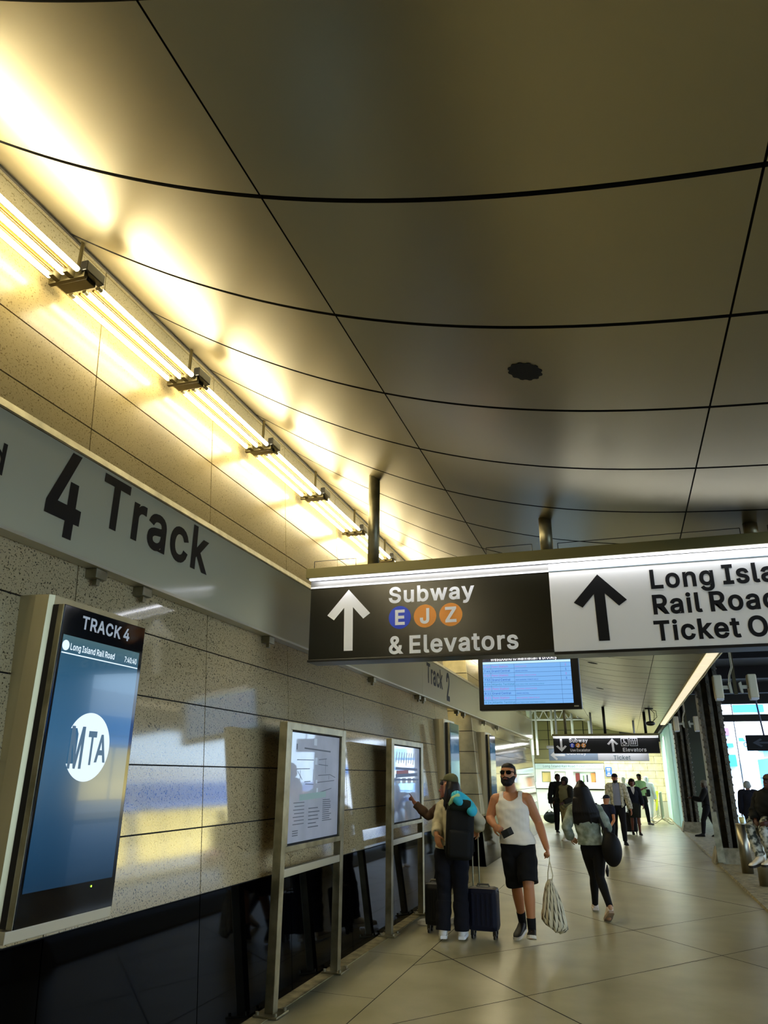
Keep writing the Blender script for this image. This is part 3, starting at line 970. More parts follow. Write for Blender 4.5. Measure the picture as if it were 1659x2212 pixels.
# ---------------------------------------------------------------- departures screen behind the big sign
YT = 8.5
M['tv_blue'] = mat('screen_table', '#0a0a10', .25, emit='#7ab4f2', es=.52)
M['tv_navy'] = mat('screen_header', '#05060c', .25, emit='#0a1440', es=.3)
M['tv_head'] = mat('screen_column_heads', '#0a0a10', .25, emit='#bfe6f5', es=.55)
M['tv_white'] = mat('screen_white', '#000000', .4, emit='#ffffff', es=.7)
M['tv_line'] = mat('screen_line', '#000000', .4, emit='#274a86', es=.35)
M['tv_txt'] = mat('screen_blue_text', '#000000', .4, emit='#1a4fc0', es=.4)
M['tv_pink'] = mat('screen_pink_text', '#000000', .4, emit='#b56fc8', es=.5)
M['tv_teal'] = mat('screen_teal_text', '#000000', .4, emit='#3c90b8', es=.45)
tv = thing('departures_screen', 'wide black-framed departures screen titled Westbound to Manhattan & Brooklyn', 'screen', (-.96, YT, 3.0))
mb = MB()
mb.box((-1.535, YT, 2.352), (-.388, YT + .11, 3.03), .012)
part('casing', mb, 'black', tv)
mb = MB()
mb.box((-1.478, YT - .002, 2.42), (-.478, YT + .02, 2.985))
sc_ = part('display', mb, 'tv_blue', tv)
tl = YT - .0035
mb = MB()
mb.quad((-1.478, tl, 2.90), (-.478, tl, 2.90), (-.478, tl, 2.985), (-1.478, tl, 2.985))
part('title_bar', mb, 'tv_navy', sc_)
mb = MB()
mb.quad((-1.478, tl, 2.872), (-.478, tl, 2.872), (-.478, tl, 2.90), (-1.478, tl, 2.90))
part('column_heads', mb, 'tv_head', sc_)
text_part('title', 'Westbound to Manhattan & Brooklyn', .047, (-1.385, YT - .005, 2.912), (1, 0, 0), 'tv_white', sc_, .79, 12)
RH = .0505
mb = MB()
for i in range(1, 10):
    z = 2.872 - RH * (i - 1) * 1.0
    mb.box((-1.478, tl - .001, z - .0012), (-.478, tl, z + .0012))
for x in (-1.385, -1.115, -.592):
    mb.box((x - .001, tl - .001, 2.42), (x + .001, tl, 2.872))
part('rule_lines', mb, 'tv_line', sc_)
rows = [('7:43', 'Penn Station', 'PENN STATION', '2', 'tv_pink'), ('7:46', 'Grand Central', 'GRAND CENTRAL', '1', 'tv_txt'),
        ('7:47', 'Penn Station', 'WOODSIDE  PENN STATION', '2', 'tv_pink'), ('7:53', 'Grand Central', 'KEW GARDENS  FOREST HILLS', '3', 'tv_txt'),
        ('8:04', 'Atlantic Terminal', 'EAST NEW YORK  NOSTRAND AVENUE', '', 'tv_teal'), ('8:08', 'Penn Station', 'WOODSIDE  PENN STATION', '', 'tv_pink'),
        ('8:11', 'Grand Central', 'GRAND CENTRAL', '', 'tv_txt'), ('8:21', 'Penn Station', 'KEW GARDENS  FOREST HILLS', '', 'tv_pink'),
        ('8:24', 'Atlantic Terminal', 'EAST NEW YORK  NOSTRAND AVENUE', '', 'tv_teal')]
for i, (a, b_, c_, d_, m_) in enumerate(rows):
    z = 2.872 - RH * (i + 1) + .012
    mb = MB()
    for s, x, cap in ((a, -1.468, .024), (b_, -1.378, .0235), (c_, -1.105, .0125), (d_, -.545, .022)):
        if s:
            text_into(mb, s, cap, plane_map((x, YT - .005, z), (1, 0, 0), (0, 0, 1)), 4)
    part('row_text', mb, m_, sc_)
mb = MB()
mb.box((-.475, YT - .004, 2.378), (-.425, YT, 2.392))
part('maker_badge', mb, 'steel_pale', tv)
mb = MB()
mb.cyl((-1.0, YT + .07, 3.03), (-1.0, YT + .07, cz(-1.0) + .02), .03)
part('hanging_pole', mb, 'steel_dull', tv)

# ---------------------------------------------------------------- second overhead sign, far
Y2 = 23.0
s2 = thing('overhead_sign', 'smaller black overhead sign reading Subway, Use Escalator and Elevators, farther down the walkway', 'sign', (-.5, Y2, 2.75))
mb = MB()
mb.box((-1.975, Y2, 2.293), (.985, Y2 + .2, 2.735), .004)
p2_ = part('black_panel', mb, 'black_matte', s2)
mb = MB()
mb.box((-2.0, Y2 - .06, 2.775), (1.0, Y2 + .28, 2.835), .004)
part('hood', mb, 'hood', s2)
mb = MB()
mb.box((-1.97, Y2 - .03, 2.748), (.98, Y2 + .0, 2.765))
part('lamp_strip', mb, 'led', s2)
lamp('AREA', 'sign_lamp', (-.8, 26.8, 2.62), 5.0, (.95, .97, 1.0), 3.0, (math.radians(10), 0, 0), .03)  # added lamp, only brightens the white panel of the third sign
F2 = Y2 - .004
lamp('AREA', 'sign_lamp', (-.5, Y2 - .045, 2.745), 1.2, (.9, .92, 1.0), 2.8, (math.radians(12), 0, 0), .02)
mb = MB()
mb.quad((-1.975, F2, 2.712), (.985, F2, 2.712), (.985, F2, 2.733), (-1.975, F2, 2.733))
part('stripe', mb, 'white_letter', p2_)
M['lit_white'] = M['white_letter']
mb = MB()
arrow(mb, (-1.752, F2, 2.70), (-1.748, F2, 2.335), (1, 0, 0), wide=1.15)
part('arrow', mb, 'white_letter', p2_)
mb = MB()
arrow(mb, (-.28, F2, 2.335), (-.295, F2, 2.70), (1, 0, 0), wide=1.15)
part('arrow', mb, 'white_letter', p2_)
text_part('lettering', 'Subway', .102, (-1.525, F2, 2.60), (1, 0, 0), 'white_letter', p2_, .545, 22)
text_part('lettering', 'Use Escalator', .072, (-1.505, F2, 2.345), (1, 0, 0), 'white_letter', p2_, .575, 18)
text_part('lettering', 'Elevators', .098, (-.03, F2, 2.34), (1, 0, 0), 'white_letter', p2_, .66, 18)
for ch, x, c in (('E', -1.435, 'bullet_blue'), ('J', -1.27, 'bullet_orange'), ('Z', -1.11, 'bullet_orange')):
    mb = MB()
    disc(mb, (x, F2, 2.513), .066, (1, 0, 0), (0, 0, 1), 24)
    bl = part('route_bullet', mb, c, p2_)
    wdt = text_width(ch, .078, 30)
    text_part('letter', ch, .078, (x - wdt / 2, F2 - .003, 2.474), (1, 0, 0), 'white_letter', bl, None, 30)


def ring(mb, c, r0, r1, a0=0, a1=2 * PI, seg=24):
    c = V(c)
    for i in range(seg):
        t0, t1 = a0 + (a1 - a0) * i / seg, a0 + (a1 - a0) * (i + 1) / seg
        mb.quad(*(c + V((r * math.cos(t), 0, r * math.sin(t))) for r, t in ((r0, t0), (r1, t0), (r1, t1), (r0, t1))))


def line2(mb, a, b_, wd):
    a, b_ = V(a), V(b_)
    d = (b_ - a).normalized()
    n_ = V((-d.z, 0, d.x)) * wd / 2
    mb.quad(a - n_, a + n_, b_ + n_, b_ - n_)


def icon_frame(mb, x, z, s):
    for a, b_ in (((x, z), (x + s, z + .014)), ((x, z + s - .014), (x + s, z + s)), ((x, z), (x + .014, z + s)), ((x + s - .014, z), (x + s, z + s))):
        mb.quad((a[0], F2, a[1]), (b_[0], F2, a[1]), (b_[0], F2, b_[1]), (a[0], F2, b_[1]))


mb = MB()
x, z, s = -.055, 2.488, .215
icon_frame(mb, x, z, s)
disc(mb, (x + .085, F2, z + .17), .017, (1, 0, 0), (0, 0, 1), 14)
line2(mb, (x + .085, F2, z + .15), (x + .092, F2, z + .085), .022)
line2(mb, (x + .09, F2, z + .092), (x + .145, F2, z + .092), .018)
line2(mb, (x + .142, F2, z + .097), (x + .168, F2, z + .045), .018)
line2(mb, (x + .088, F2, z + .125), (x + .135, F2, z + .125), .013)
ring(mb, (x + .09, F2, z + .075), .036, .05, PI * .75, PI * 2.05)
part('accessible_icon', mb, 'white_letter', p2_)
mb = MB()
x = .19
icon_frame(mb, x, z, s)
for k in range(3):
    disc(mb, (x + .055 + .05 * k, F2, z + .118), .011, (1, 0, 0), (0, 0, 1), 10)
    line2(mb, (x + .055 + .05 * k, F2, z + .103), (x + .055 + .05 * k, F2, z + .04), .022)
line2(mb, (x + .03, F2, z + .145), (x + .185, F2, z + .145), .01)
for q in (-1, 1):
    line2(mb, (x + .107 + q * .035, F2, z + .16), (x + .107 + q * .035, F2, z + .19), .014)
part('elevator_icon', mb, 'white_letter', p2_)
for x in (-1.603, -.47, .663):
    mb = MB()
    mb.cyl((x, Y2 + .1, 2.83), (x, Y2 + .1, cz(x) + .02), .04, seg=16)
    part('post', mb, 'steel_dull' if x < -1 else 'black', s2, smooth=True)

# third overhead sign, in front of the ticket office
Y3 = 27.0
M['sign_blue_grey'] = mat('blue_grey_panel', '#9fb0c4', .4)
s3 = thing('overhead_sign', 'half hidden grey and white overhead sign just below the smaller black one', 'sign', (-.85, Y3, 2.5))
mb = MB()
mb.box((-2.5, Y3, 2.165), (-.862, Y3 + .15, 2.56), .004)
part('grey_panel', mb, 'sign_blue_grey', s3)
mb = MB()
mb.box((-.862, Y3 - .01, 2.155), (.79, Y3 + .16, 2.56), .02)
part('white_panel', mb, 'white', s3)
mb = MB()
mb.box((-2.56, Y3 - .05, 2.56), (.82, Y3 + .2, 2.66), .01)
part('hood', mb, 'white', s3)
mb = MB()
arrow(mb, (-1.95, Y3 - .003, 2.345), (-2.45, Y3 - .003, 2.345), (0, 0, 1), wide=.95)
part('arrow', mb, 'white_letter', s3)
text_part('lettering', 'Ticket', .13, (-.36, Y3 - .013, 2.2), (1, 0, 0), 'grey_letter', s3, None, 14)
text_part('lettering', 'Subway', .12, (-1.9, Y3 - .003, 2.36), (1, 0, 0), 'white_letter', s3, None, 18)
for x in (-2.2, -1.0, .4):
    mb = MB()
    mb.cyl((x, Y3 + .08, 2.65), (x, Y3 + .08, cz(max(x, -2.9)) + .02), .035, seg=12)
    part('post', mb, 'white', s3, smooth=True)

# dark sign with an arrow, hung over the road edge
YA = 22.0
sa = thing('arrow_sign', 'dark hanging sign with a dim grey left arrow beyond the riveted columns', 'sign', (3.7, YA, 2.7))
mb = MB()
mb.box((3.13, YA, 2.32), (4.6, YA + .12, 2.715), .01)
part('panel', mb, 'deck', sa)
mb = MB()
arrow(mb, (3.75, YA - .004, 2.52), (3.27, YA - .004, 2.52), (0, 0, 1), wide=.62)
part('arrow', mb, mat('dim_arrow', '#3b4048', .6), sa)
for x in (3.58, 4.3):
    mb = MB()
    mb.cyl((x, YA + .06, 2.71), (x - .1, YA + .06, 4.26), .022, seg=8)
    part('hanging_rod', mb, mat('rod_blue_grey', '#454a66', .6), sa)

# ---------------------------------------------------------------- ceiling speakers, dome camera
M['perforated'] = mat('black_perforated_grille', '#12100a', .8)


def speaker(x, y, label):
    n_ = V((CC[3] + .15 * x, 0, -1)).normalized()
    t = thing('ceiling_speaker', label, 'speaker', (x, y, cz(x)), 'round speakers let into the ceiling')
    s_ = n_.cross(V((0, 1, 0))).normalized()
    mb = MB()
    c = V((x, y, cz(x))) + n_ * .003
    P = []
    for i in range(48):
        a = 2 * PI * i / 48
        r = .083 + (.005 if (i // 2) % 2 else -.003)
        P.append(c + s_ * (r * math.cos(a)) + V((0, 1, 0)) * (r * math.sin(a)))
    Q = [p - n_ * .012 for p in P]
    mb.loft([Q, P])
    part('grille', mb, 'perforated', t)
    mb = MB()
    for i in range(-3, 4):
        for j in range(-3, 4):
            if i * i + j * j < 11:
                q = c + s_ * (i * .02) + V((0, 1, 0)) * (j * .02) + n_ * .0008
                disc(mb, q, .006, s_, (0, 1, 0), 8)
    part('perforations', mb, 'black_matte', t)
    return t


speaker(-.288, 3.229, 'round black speaker grille in the ceiling panel nearest the viewer')
speaker(-.384, 13.72, 'small dark speaker slot in the far ceiling, nearer of the two below the white sign')
speaker(-.387, 17.92, 'small dark speaker slot in the far ceiling, farther of the two above the second sign')

dc = thing('dome_camera', 'black dome camera hanging from the far end of the ceiling near the beam', 'camera', (.77, 21.8, 3.43))
mb = MB()
mb.cyl((.77, 21.8, 3.40), (.77, 21.8, 3.44), .11)
mb.cyl((.77, 21.8, 3.09), (.77, 21.8, 3.41), .025)
part('stem', mb, 'black', dc)
mb = MB()
mb.ball((.77, 21.8, 3.03), (.125, .125, .065), 20, 10)
part('dome', mb, 'black', dc, smooth=True)
mb = MB()
mb.tube([(.8, 21.8, 3.42), (.9, 21.8, 3.3), (.88, 21.8, 3.14), (.83, 21.8, 3.07)], .009, 6)
mb.tube([(.78, 21.8, 3.4), (.95, 21.8, 3.36), (.96, 21.8, 3.2), (.84, 21.8, 3.08)], .008, 6)
part('cable', mb, 'black', dc)

# ---------------------------------------------------------------- information screens built into the wall
M['kiosk_bezel'] = mat('dark_blue_black_glass', '#04070d', .08, 0, spec=.6)


def screen_mat(name, stops, es, z0, z1, coat=1.0):
    m = mat(name, '#02050a', .12, emit='#204a68', es=es, coat=coat)
    b = m.node_tree.nodes['Principled BSDF']
    tc = N(m, 'ShaderNodeTexCoord')
    sp = N(m, 'ShaderNodeSeparateXYZ')
    L(m, tc.outputs['Object'], sp.inputs[0])
    mr = N(m, 'ShaderNodeMapRange')
    mr.inputs['From Min'].default_value = z0
    mr.inputs['From Max'].default_value = z1
    L(m, sp.outputs['Z'], mr.inputs['Value'])
    cr = N(m, 'ShaderNodeValToRGB')
    while len(cr.color_ramp.elements) < len(stops):
        cr.color_ramp.elements.new(.5)
    for e, (p, c) in zip(cr.color_ramp.elements, stops):
        e.position = p
        e.color = lin(c)
    L(m, mr.outputs[0], cr.inputs[0])
    L(m, cr.outputs[0], b.inputs['Emission Color'])
    return m


M['kiosk_screen'] = screen_mat('screen_picture_and_reflections', [(0, '#12314a'), (.25, '#1a4566'), (.55, '#2f6186'), (.8, '#2a5878'), (.92, '#2b5670'), (1, '#4a6a72')], .5, 1.13, 2.314, .35)  # vertical gradient: screen picture with reflections painted into it
M['screen_ink'] = mat('screen_white_graphics', '#000000', .4, emit='#dff2ff', es=.55)
M['screen_deep'] = mat('screen_logo_letters', '#000000', .3, emit='#2a5878', es=.5)


def kiosk(y0, label, words):
    d = y0 - 2.95
    t = thing('information_screen', label, 'screen', (-2.8, 3.3 + d, .93), None)
    # stainless housing standing plumb against the leaning wall
    mb = MB()
    zt, zb = 2.52, .925
    for (xa, ya), (xb, yb) in (((wx(1.7) - .1, 2.95), (-2.834, 2.95)), ((-2.834, 2.95), (-2.759, 2.958))):
        pass
    out = [(-3.02, 2.95), (-2.834, 2.95), (-2.762, 2.965), (-2.745, 2.99), (-2.745, 3.70), (-3.02, 3.70)]
    mb.prism([(x, y + d) for x, y in out], 'z', zb, zt)
    part('housing', mb, 'steel_warm', t)
    mb = MB()
    mb.box((-2.80, 2.965 + d, .932), (-2.69, 3.70 + d, .985), .004)
    part('bottom_ledge', mb, 'steel_pale', t)
    mb = MB()
    mb.box((-2.745, 2.985 + d, .99), (-2.70, 3.655 + d, 2.47), .002)
    part('shadow_gap', mb, 'black_matte', t)
    mb = MB()
    mb.box((-2.70, 2.972 + d, .99), (-2.6635, 3.668 + d, 2.467), .006)
    part('edge_frame', mb, 'steel_dull', t)
    mb = MB()
    mb.box((-2.68, 2.976 + d, .99), (-2.66, 3.664 + d, 2.466), .004)
    fr = part('glass_front', mb, 'kiosk_bezel', t)
    mb = MB()
    mb.quad((-2.6588, 2.995 + d, 1.132), (-2.6588, 3.632 + d, 1.132), (-2.6588, 3.632 + d, 2.314), (-2.6588, 2.995 + d, 2.314))
    ds = part('display', mb, 'kiosk_screen', t)
    if not words:
        return t
    X = -2.6575
    text_part('track_number', 'TRACK 4', .064, (X, 3.112, 2.366), (0, 1, 0), 'white_letter', fr, .412, 22)
    text_part('operator_name', 'Long Island Rail Road', .032, (X, 3.055, 2.245), (0, 1, 0), 'screen_ink', ds, .36, 14)
    text_part('clock', '7:40:40', .030, (X, 3.50, 2.245), (0, 1, 0), 'screen_ink', ds, .115, 14)
    mb = MB()
    disc(mb, (X, 3.022, 2.262), .026, (0, 1, 0), (0, 0, 1))
    part('round_icon', mb, 'screen_ink', ds)
    mb = MB()
    mb.quad((X, 2.998, 2.221), (X, 3.628, 2.221), (X, 3.628, 2.227), (X, 2.998, 2.227))
    part('rule_line', mb, 'screen_ink', ds)
    # round emblem with three letters, its left side bitten away by the first letter
    cy, czz, r = 3.297, 1.778, .170
    P = []
    for i in range(61):
        a = math.radians(-150 + 300 * i / 60)
        P.append((r * math.cos(a), r * math.sin(a)))
    P += [(-.10, .088), (-.085, .06), (-.085, -.06), (-.10, -.084)]
    mb = MB()
    mb.polyfill([P], lambda x, y: V((X, cy + x, czz + y)))
    part('emblem', mb, 'screen_ink', ds)
    for ch, x, cap, wdt in (('M', -.15, .19, .125), ('T', -.012, .155, .075), ('A', .058, .13, .09)):
        text_part('emblem_letter', ch, cap, (X + .0012, cy + x, czz - cap / 2 - .005), (0, 1, .0), 'screen_deep', ds, wdt, 22)
    mb = MB()
    disc(mb, (X, 3.47, 1.108), .005, (0, 1, 0), (0, 0, 1), 12)
    part('power_light', mb, mat('green_light', '#000000', .5, emit='#a8ff3a', es=2.0), fr)
    return t


kiosk(2.95, 'tall blue information screen headed TRACK 4, nearest on the left wall', True)
kiosk(11.95, 'tall screen in a steel housing seen edge on, just above the woman with the backpack', False)
kiosk(15.75, 'tall screen in a steel housing behind the head of the man in the tank top', False)

# ---------------------------------------------------------------- map stands
M['poster'] = mottle(mat('poster_paper', '#c9c8d2', .5, coat=1.0), '#bfc0c8', '#d3d2da', 3)
M['poster_bright'] = mottle(mat('bright_poster', '#c4d4ee', .5, coat=1.0), '#aebfe0', '#dce6f6', 5)
M['print_grey'] = mat('grey_print', '#62666e', .6)
M['print_soft'] = mat('soft_print', '#a9c4bb', .6)
M['print_red'] = mat('red_print', '#c98088', .6)
M['print_white'] = mat('white_print', '#e6ecf2', .6)


def map_stand(y0, y1, label, poster, zoff=.004):
    X = -2.64
    t = thing('map_stand', label, 'notice stand', (X, (y0 + y1) / 2, zoff), 'steel map stands beside the wall')
    for y in (y0 + .04, y1 - .04):
        mb = MB()
        mb.box((X - .035, y - .04, zoff + .012), (X + .035, y + .04, 2.06), .004)
        p = part('post', mb, 'steel_dull', t)
        mb = MB()
        mb.box((X - .095, y - .105, zoff), (X + .095, y + .105, zoff + .014), .003)
        for sx in (-1, 1):
            for sy in (-1, 1):
                mb.cyl((X + sx * .072, y + sy * .08, zoff + .012), (X + sx * .072, y + sy * .08, zoff + .034), .013, seg=8)
        part('base_plate', mb, 'steel_dull', p)
    mb = MB()
    ya, yb = y0 + .08, y1 - .08
    for a, b_ in (((ya, 2.0), (yb, 2.06)), ((ya, 1.072), (yb, 1.115)), ((ya, 1.115), (ya + .03, 2.0)), ((yb - .03, 1.115), (yb, 2.0))):
        mb.box((X - .03, a[0], a[1]), (X + .034, b_[0], b_[1]), .003)
    part('case_frame', mb, 'steel_dull', t)
    mb = MB()
    mb.box((X - .028, ya + .028, 1.11), (X + .004, yb - .028, 2.003))
    part('backing', mb, 'black_matte', t)
    mb = MB()
    mb.box((X + .004, ya + .045, 1.13), (X + .012, yb - .04, 1.985))
    ps = part('poster', mb, poster, t)
    mb = MB()
    mb.box((X - .026, y0 + .08, .895), (X + .03, y1 - .08, .955), .004)
    part('rail', mb, 'steel_pale', t)
    return t, ps, ya + .045, yb - .04


_, ps, a, b_ = map_stand(5.62, 7.0, 'steel map stand nearest the viewer, with a pale line diagram behind glass', 'poster')
xx = -2.6275


def stroke(mb, y0, z0, y1, z1, wd=.006):
    p, q = V((xx, y0, z0)), V((xx, y1, z1))
    d = (q - p).normalized()
    s = V((0, -d.z, d.y)) * wd / 2
    mb.quad(p - s, q - s, q + s, p + s)


def U(u, v):
    return a + (b_ - a) * u, 1.13 + (1.985 - 1.13) * v


rs = random.Random(3)
mb = MB()
stroke(mb, *U(.12, .895), *U(.12, .84), .02)
stroke(mb, *U(.26, .86), *U(.8, .845), .012)
for (u0, v0, u1, v1) in ((.13, .745, .45, .75), (.55, .755, .72, .77), (.13, .66, .38, .665), (.55, .71, .75, .70), (.15, .64, .24, .56), (.2, .65, .2, .56),
                         (.45, .66, .45, .55), (.7, .77, .7, .62), (.28, .54, .4, .545), (.55, .6, .8, .61), (.3, .52, .46, .515), (.5, .53, .9, .55), (.78, .6, .78, .56), (.8, .61, .92, .58), (.55, .43, .84, .47)):
    stroke(mb, *U(u0, v0), *U(u1, v1), .006)
for k in range(11):
    stroke(mb, *U(.66, .36 - .02 * k), *U(.80 + .06 * rs.random(), .36 - .02 * k), .007)
for k in range(6):
    stroke(mb, *U(.38, .29 - .035 * k), *U(.52 + .1 * rs.random(), .29 - .035 * k), .008)
for k in range(7):
    stroke(mb, *U(.10 + .02 * (k % 2), .35 - .032 * k), *U(.30, .35 - .032 * k), .006)
for k in range(3):
    stroke(mb, *U(.1, .1 - .02 * k), *U(.2, .1 - .02 * k), .007)
part('line_diagram', mb, 'print_grey', ps)
xx += .0008
mb = MB()
for (u, v, w_, h) in ((.44, .93, .07, .06), (.47, .74, .06, .06), (.5, .54, .04, .03), (.52, .45, .04, .05)):
    y, z = U(u, v)
    mb.quad((xx, y, z - h / 2), (xx, y + w_, z - h / 2), (xx, y + w_, z + h / 2), (xx, y, z + h / 2))
part('white_labels', mb, 'print_white', ps)
xx += .0008
mb = MB()
stroke(mb, *U(.2, .395), *U(.72, .415), .05)
part('green_heading', mb, 'print_soft', ps)
xx = -2.6275

_, ps, a, b_ = map_stand(8.55, 10.02, 'steel map stand the raised arm points at, with a bright blue poster', 'poster_bright')
mb = MB()
for k in range(9):
    u = .1 + .09 * k
    stroke(mb, *U(u, .74 + .05 * rs.random()), *U(u + .04, .92), .03)
for k in range(4):
    y, z = U(.12 + .2 * k, .5)
    mb.quad((xx, y, z), (xx, y + .16, z), (xx, y + .16, z + .06), (xx, y, z + .06))
part('picture_print', mb, 'print_white', ps)
xx += .0008
mb = MB()
stroke(mb, *U(.12, .63), *U(.55, .64), .07)
part('picture_red', mb, 'print_red', ps)
xx += .0008
mb = MB()
for (u0, v0, u1, v1, wd) in ((.1, .60, .9, .62, .04), (.1, .7, .9, .69, .03), (.05, .55, .95, .545, .02)):
    stroke(mb, *U(u0, v0), *U(u1, v1), wd)
part('picture_grey', mb, mat('slate_print', '#7f93b4', .6), ps)
# ---------------------------------------------------------------- riveted iron columns along the kerb
def column(y, label, cover=False):
    t = thing('riveted_column', label, 'column', (1.88, y, 0), 'riveted iron columns along the kerb')
    mb = MB()
    mb.loft([[V((1.88 + sx * h, y + sy * h2, z)) for sx, sy in ((-1, -1), (1, -1), (1, 1), (-1, 1))] for z, h, h2 in ((.0, .33, .40), (.30, .245, .31))])
    part('footing', mb, 'footing', t)
    zt = 5.14

    def plate(nm, a, b_):
        mb = MB()
        mb.box((a[0], y + a[1], .29), (b_[0], y + b_[1], zt))
        return mb
    mb = plate('flange', (1.655, -.27), (1.675, .27))
    mb.box((1.675, y - .27, .29), (1.74, y - .255, zt))
    for k in range(32):
        z = .42 + .15 * k
        mb.ball((1.70, y - .272, z), (.027, .016, .027), 8, 5)
        mb.ball((1.653, y - .235, z + .04), (.018, .027, .027), 8, 5)
    part('flange', mb, 'column', t)
    mb = plate('web', (1.675, .0), (2.085, .02))
    part('web', mb, 'column', t)
    mb = plate('inner_angle', (1.86, -.25), (1.95, -.235))
    mb.box((1.935, y - .25, .29), (1.95, y - .02, zt))
    for k in range(32):
        mb.ball((1.875, y - .252, .42 + .15 * k), (.027, .016, .027), 8, 5)
    part('inner_angle', mb, 'column', t)
    mb = plate('flange', (2.085, -.27), (2.105, .27))
    mb.box((2.02, y - .27, .29), (2.085, y - .255, zt))
    for k in range(32):
        z = .42 + .15 * k
        mb.ball((2.055, y - .272, z), (.027, .016, .027), 8, 5)
        mb.ball((2.107, y - .235, z + .04), (.018, .027, .027), 8, 5)
    part('flange', mb, 'column', t)
    if cover:
        mb = MB()
        mb.hexa([V(p) for p in ((1.60, y - .44, .04), (1.74, y - .44, .04), (1.74, y - .42, .04), (1.60, y - .42, .04), (1.60, y - .36, .98), (1.70, y - .36, .98), (1.70, y - .34, .98), (1.60, y - .34, .98))])
        part('cover_plate', mb, 'steel_dull', t)
    return t


column(17.8, 'dark riveted iron column nearest in view, beside the bollard with the yellow cup', True)
column(27.3, 'dark riveted iron column farther back, beside the pale pleated sheeting')
for y in (-1.2, 8.3):
    column(y, 'dark riveted iron column near the viewer outside the photo, seen only as reflection in the wall')

# ---------------------------------------------------------------- antenna boxes hung from the bridge
def antenna(x0, y, z0, s, label):
    t = thing('antenna_unit', label, 'antenna', (x0 + .3 * s, y, z0 + 1), 'paired cream antenna boxes')
    for sx, xa in ((-1, x0), (1, x0 + .64 * s)):
        mb = MB()
        xa2 = xa + .165 * s
        mb.box((xa, y - .1, z0), (xa2, y + .16, z0 + .47 * s), .03 * s)
        c = part('antenna_box', mb, 'cream', t)
        mb = MB()
        mb.box((xa + .01, y - .09, z0 - .03 * s), (xa2 - .01, y + .15, z0 + .01), .012)
        part('radome_base', mb, 'white', c)
        mb = MB()
        xb, xc = (xa2, xa2 + .14 * s) if sx < 0 else (xa - .14 * s, xa)
        mb.box((xb, y - .02, z0 + .19 * s), (xc, y + .03, z0 + .26 * s), .005)
        xm = xc if sx < 0 else xb
        mb.prism([(xm - .035 * s, z0 + .30 * s), (xm + .02 * s * 1, z0 + .33 * s), (xm + .035 * s, z0 + .10 * s), (xm - .01, z0 + .12 * s)], 'y', y - .05, y + .05)
        part('mounting_bracket', mb, 'steel_pale', t)
        for k in range(5):
            pass
    xp = x0 + .40 * s
    mb = MB()
    mb.box((xp - .03 * s, y - .03, z0 + .08 * s), (xp + .03 * s, y + .03, 5.16))
    part('hanging_pole', mb, 'bracket', t)
    mb = MB()
    for q in (0, .025):
        mb.tube([(xp - .05 + q, y - .06, 5.1), (xp - .03 + q, y - .06, z0 + .62 * s), (xp - .10 * s + q, y - .07, z0 + .45 * s), (xp - .12 * s + q, y - .06, z0 + .28 * s)], .008, 6)
    part('cable', mb, 'cream', t)
    return t


antenna(1.88, 16.4, 3.15, 1.0, 'pair of cream antenna boxes hanging in front of the nearest riveted column')
antenna(1.62, 25.9, 3.05, .95, 'pair of cream antenna boxes hanging farther back by the second riveted column')
mb = MB()
pts = [(1.475, 5 + .9 * k, 3.345 - .02 * math.sin(k * 1.1) ** 2) for k in range(25)]
mb.tube(pts, .009, 6)
solo('conduit_cable', mb, 'steel_pale', 'thin pale cable running along the cream edge strip of the ceiling', 'cable')

# ---------------------------------------------------------------- steel bollards, paper cup
def bollard(x, y, label, h=.85):
    t = thing('bollard', label, 'bollard', (x, y, 0), 'stainless bollards on the kerb')
    mb = MB()
    mb.cyl((x, y, .01), (x, y, h - .012), .1, seg=28)
    part('tube', mb, 'steel', t, smooth=True)
    mb = MB()
    mb.tube([(x, y, h - .012), (x, y, h - .003), (x, y, h)], [.1, .098, .09], 28, caps=False)
    part('cap', mb, 'steel_pale', t)
    return t


bollard(1.95, 15.95, 'stainless steel bollard with a yellow paper cup standing on it')
bollard(1.985, 14.25, 'stainless steel bollard the person in acid-washed jeans sits on', .88)
bollard(2.52, 18.3, 'stainless steel bollard behind, its pale top just right of the yellow cup')
cup = thing('paper_cup', 'yellow paper cup standing on the steel bollard', 'cup', (1.975, 15.95, .85))
mb = MB()
mb.tube([(1.975, 15.95, .851), (1.975, 15.95, .95)], [.032, .047], 20, caps=False)
part('body', mb, mat('yellow_paper', '#e6d98c', .6), cup, smooth=True)
mb = MB()
mb.tube([(1.975, 15.95, .945), (1.975, 15.95, .953), (1.975, 15.95, .958)], [.05, .05, .044], 20, caps=False)
mb.cyl((1.99, 15.95, .955), (1.995, 15.95, .975), .006, seg=8)
part('lid', mb, mat('yellow_lid', '#efe6b0', .5), cup)

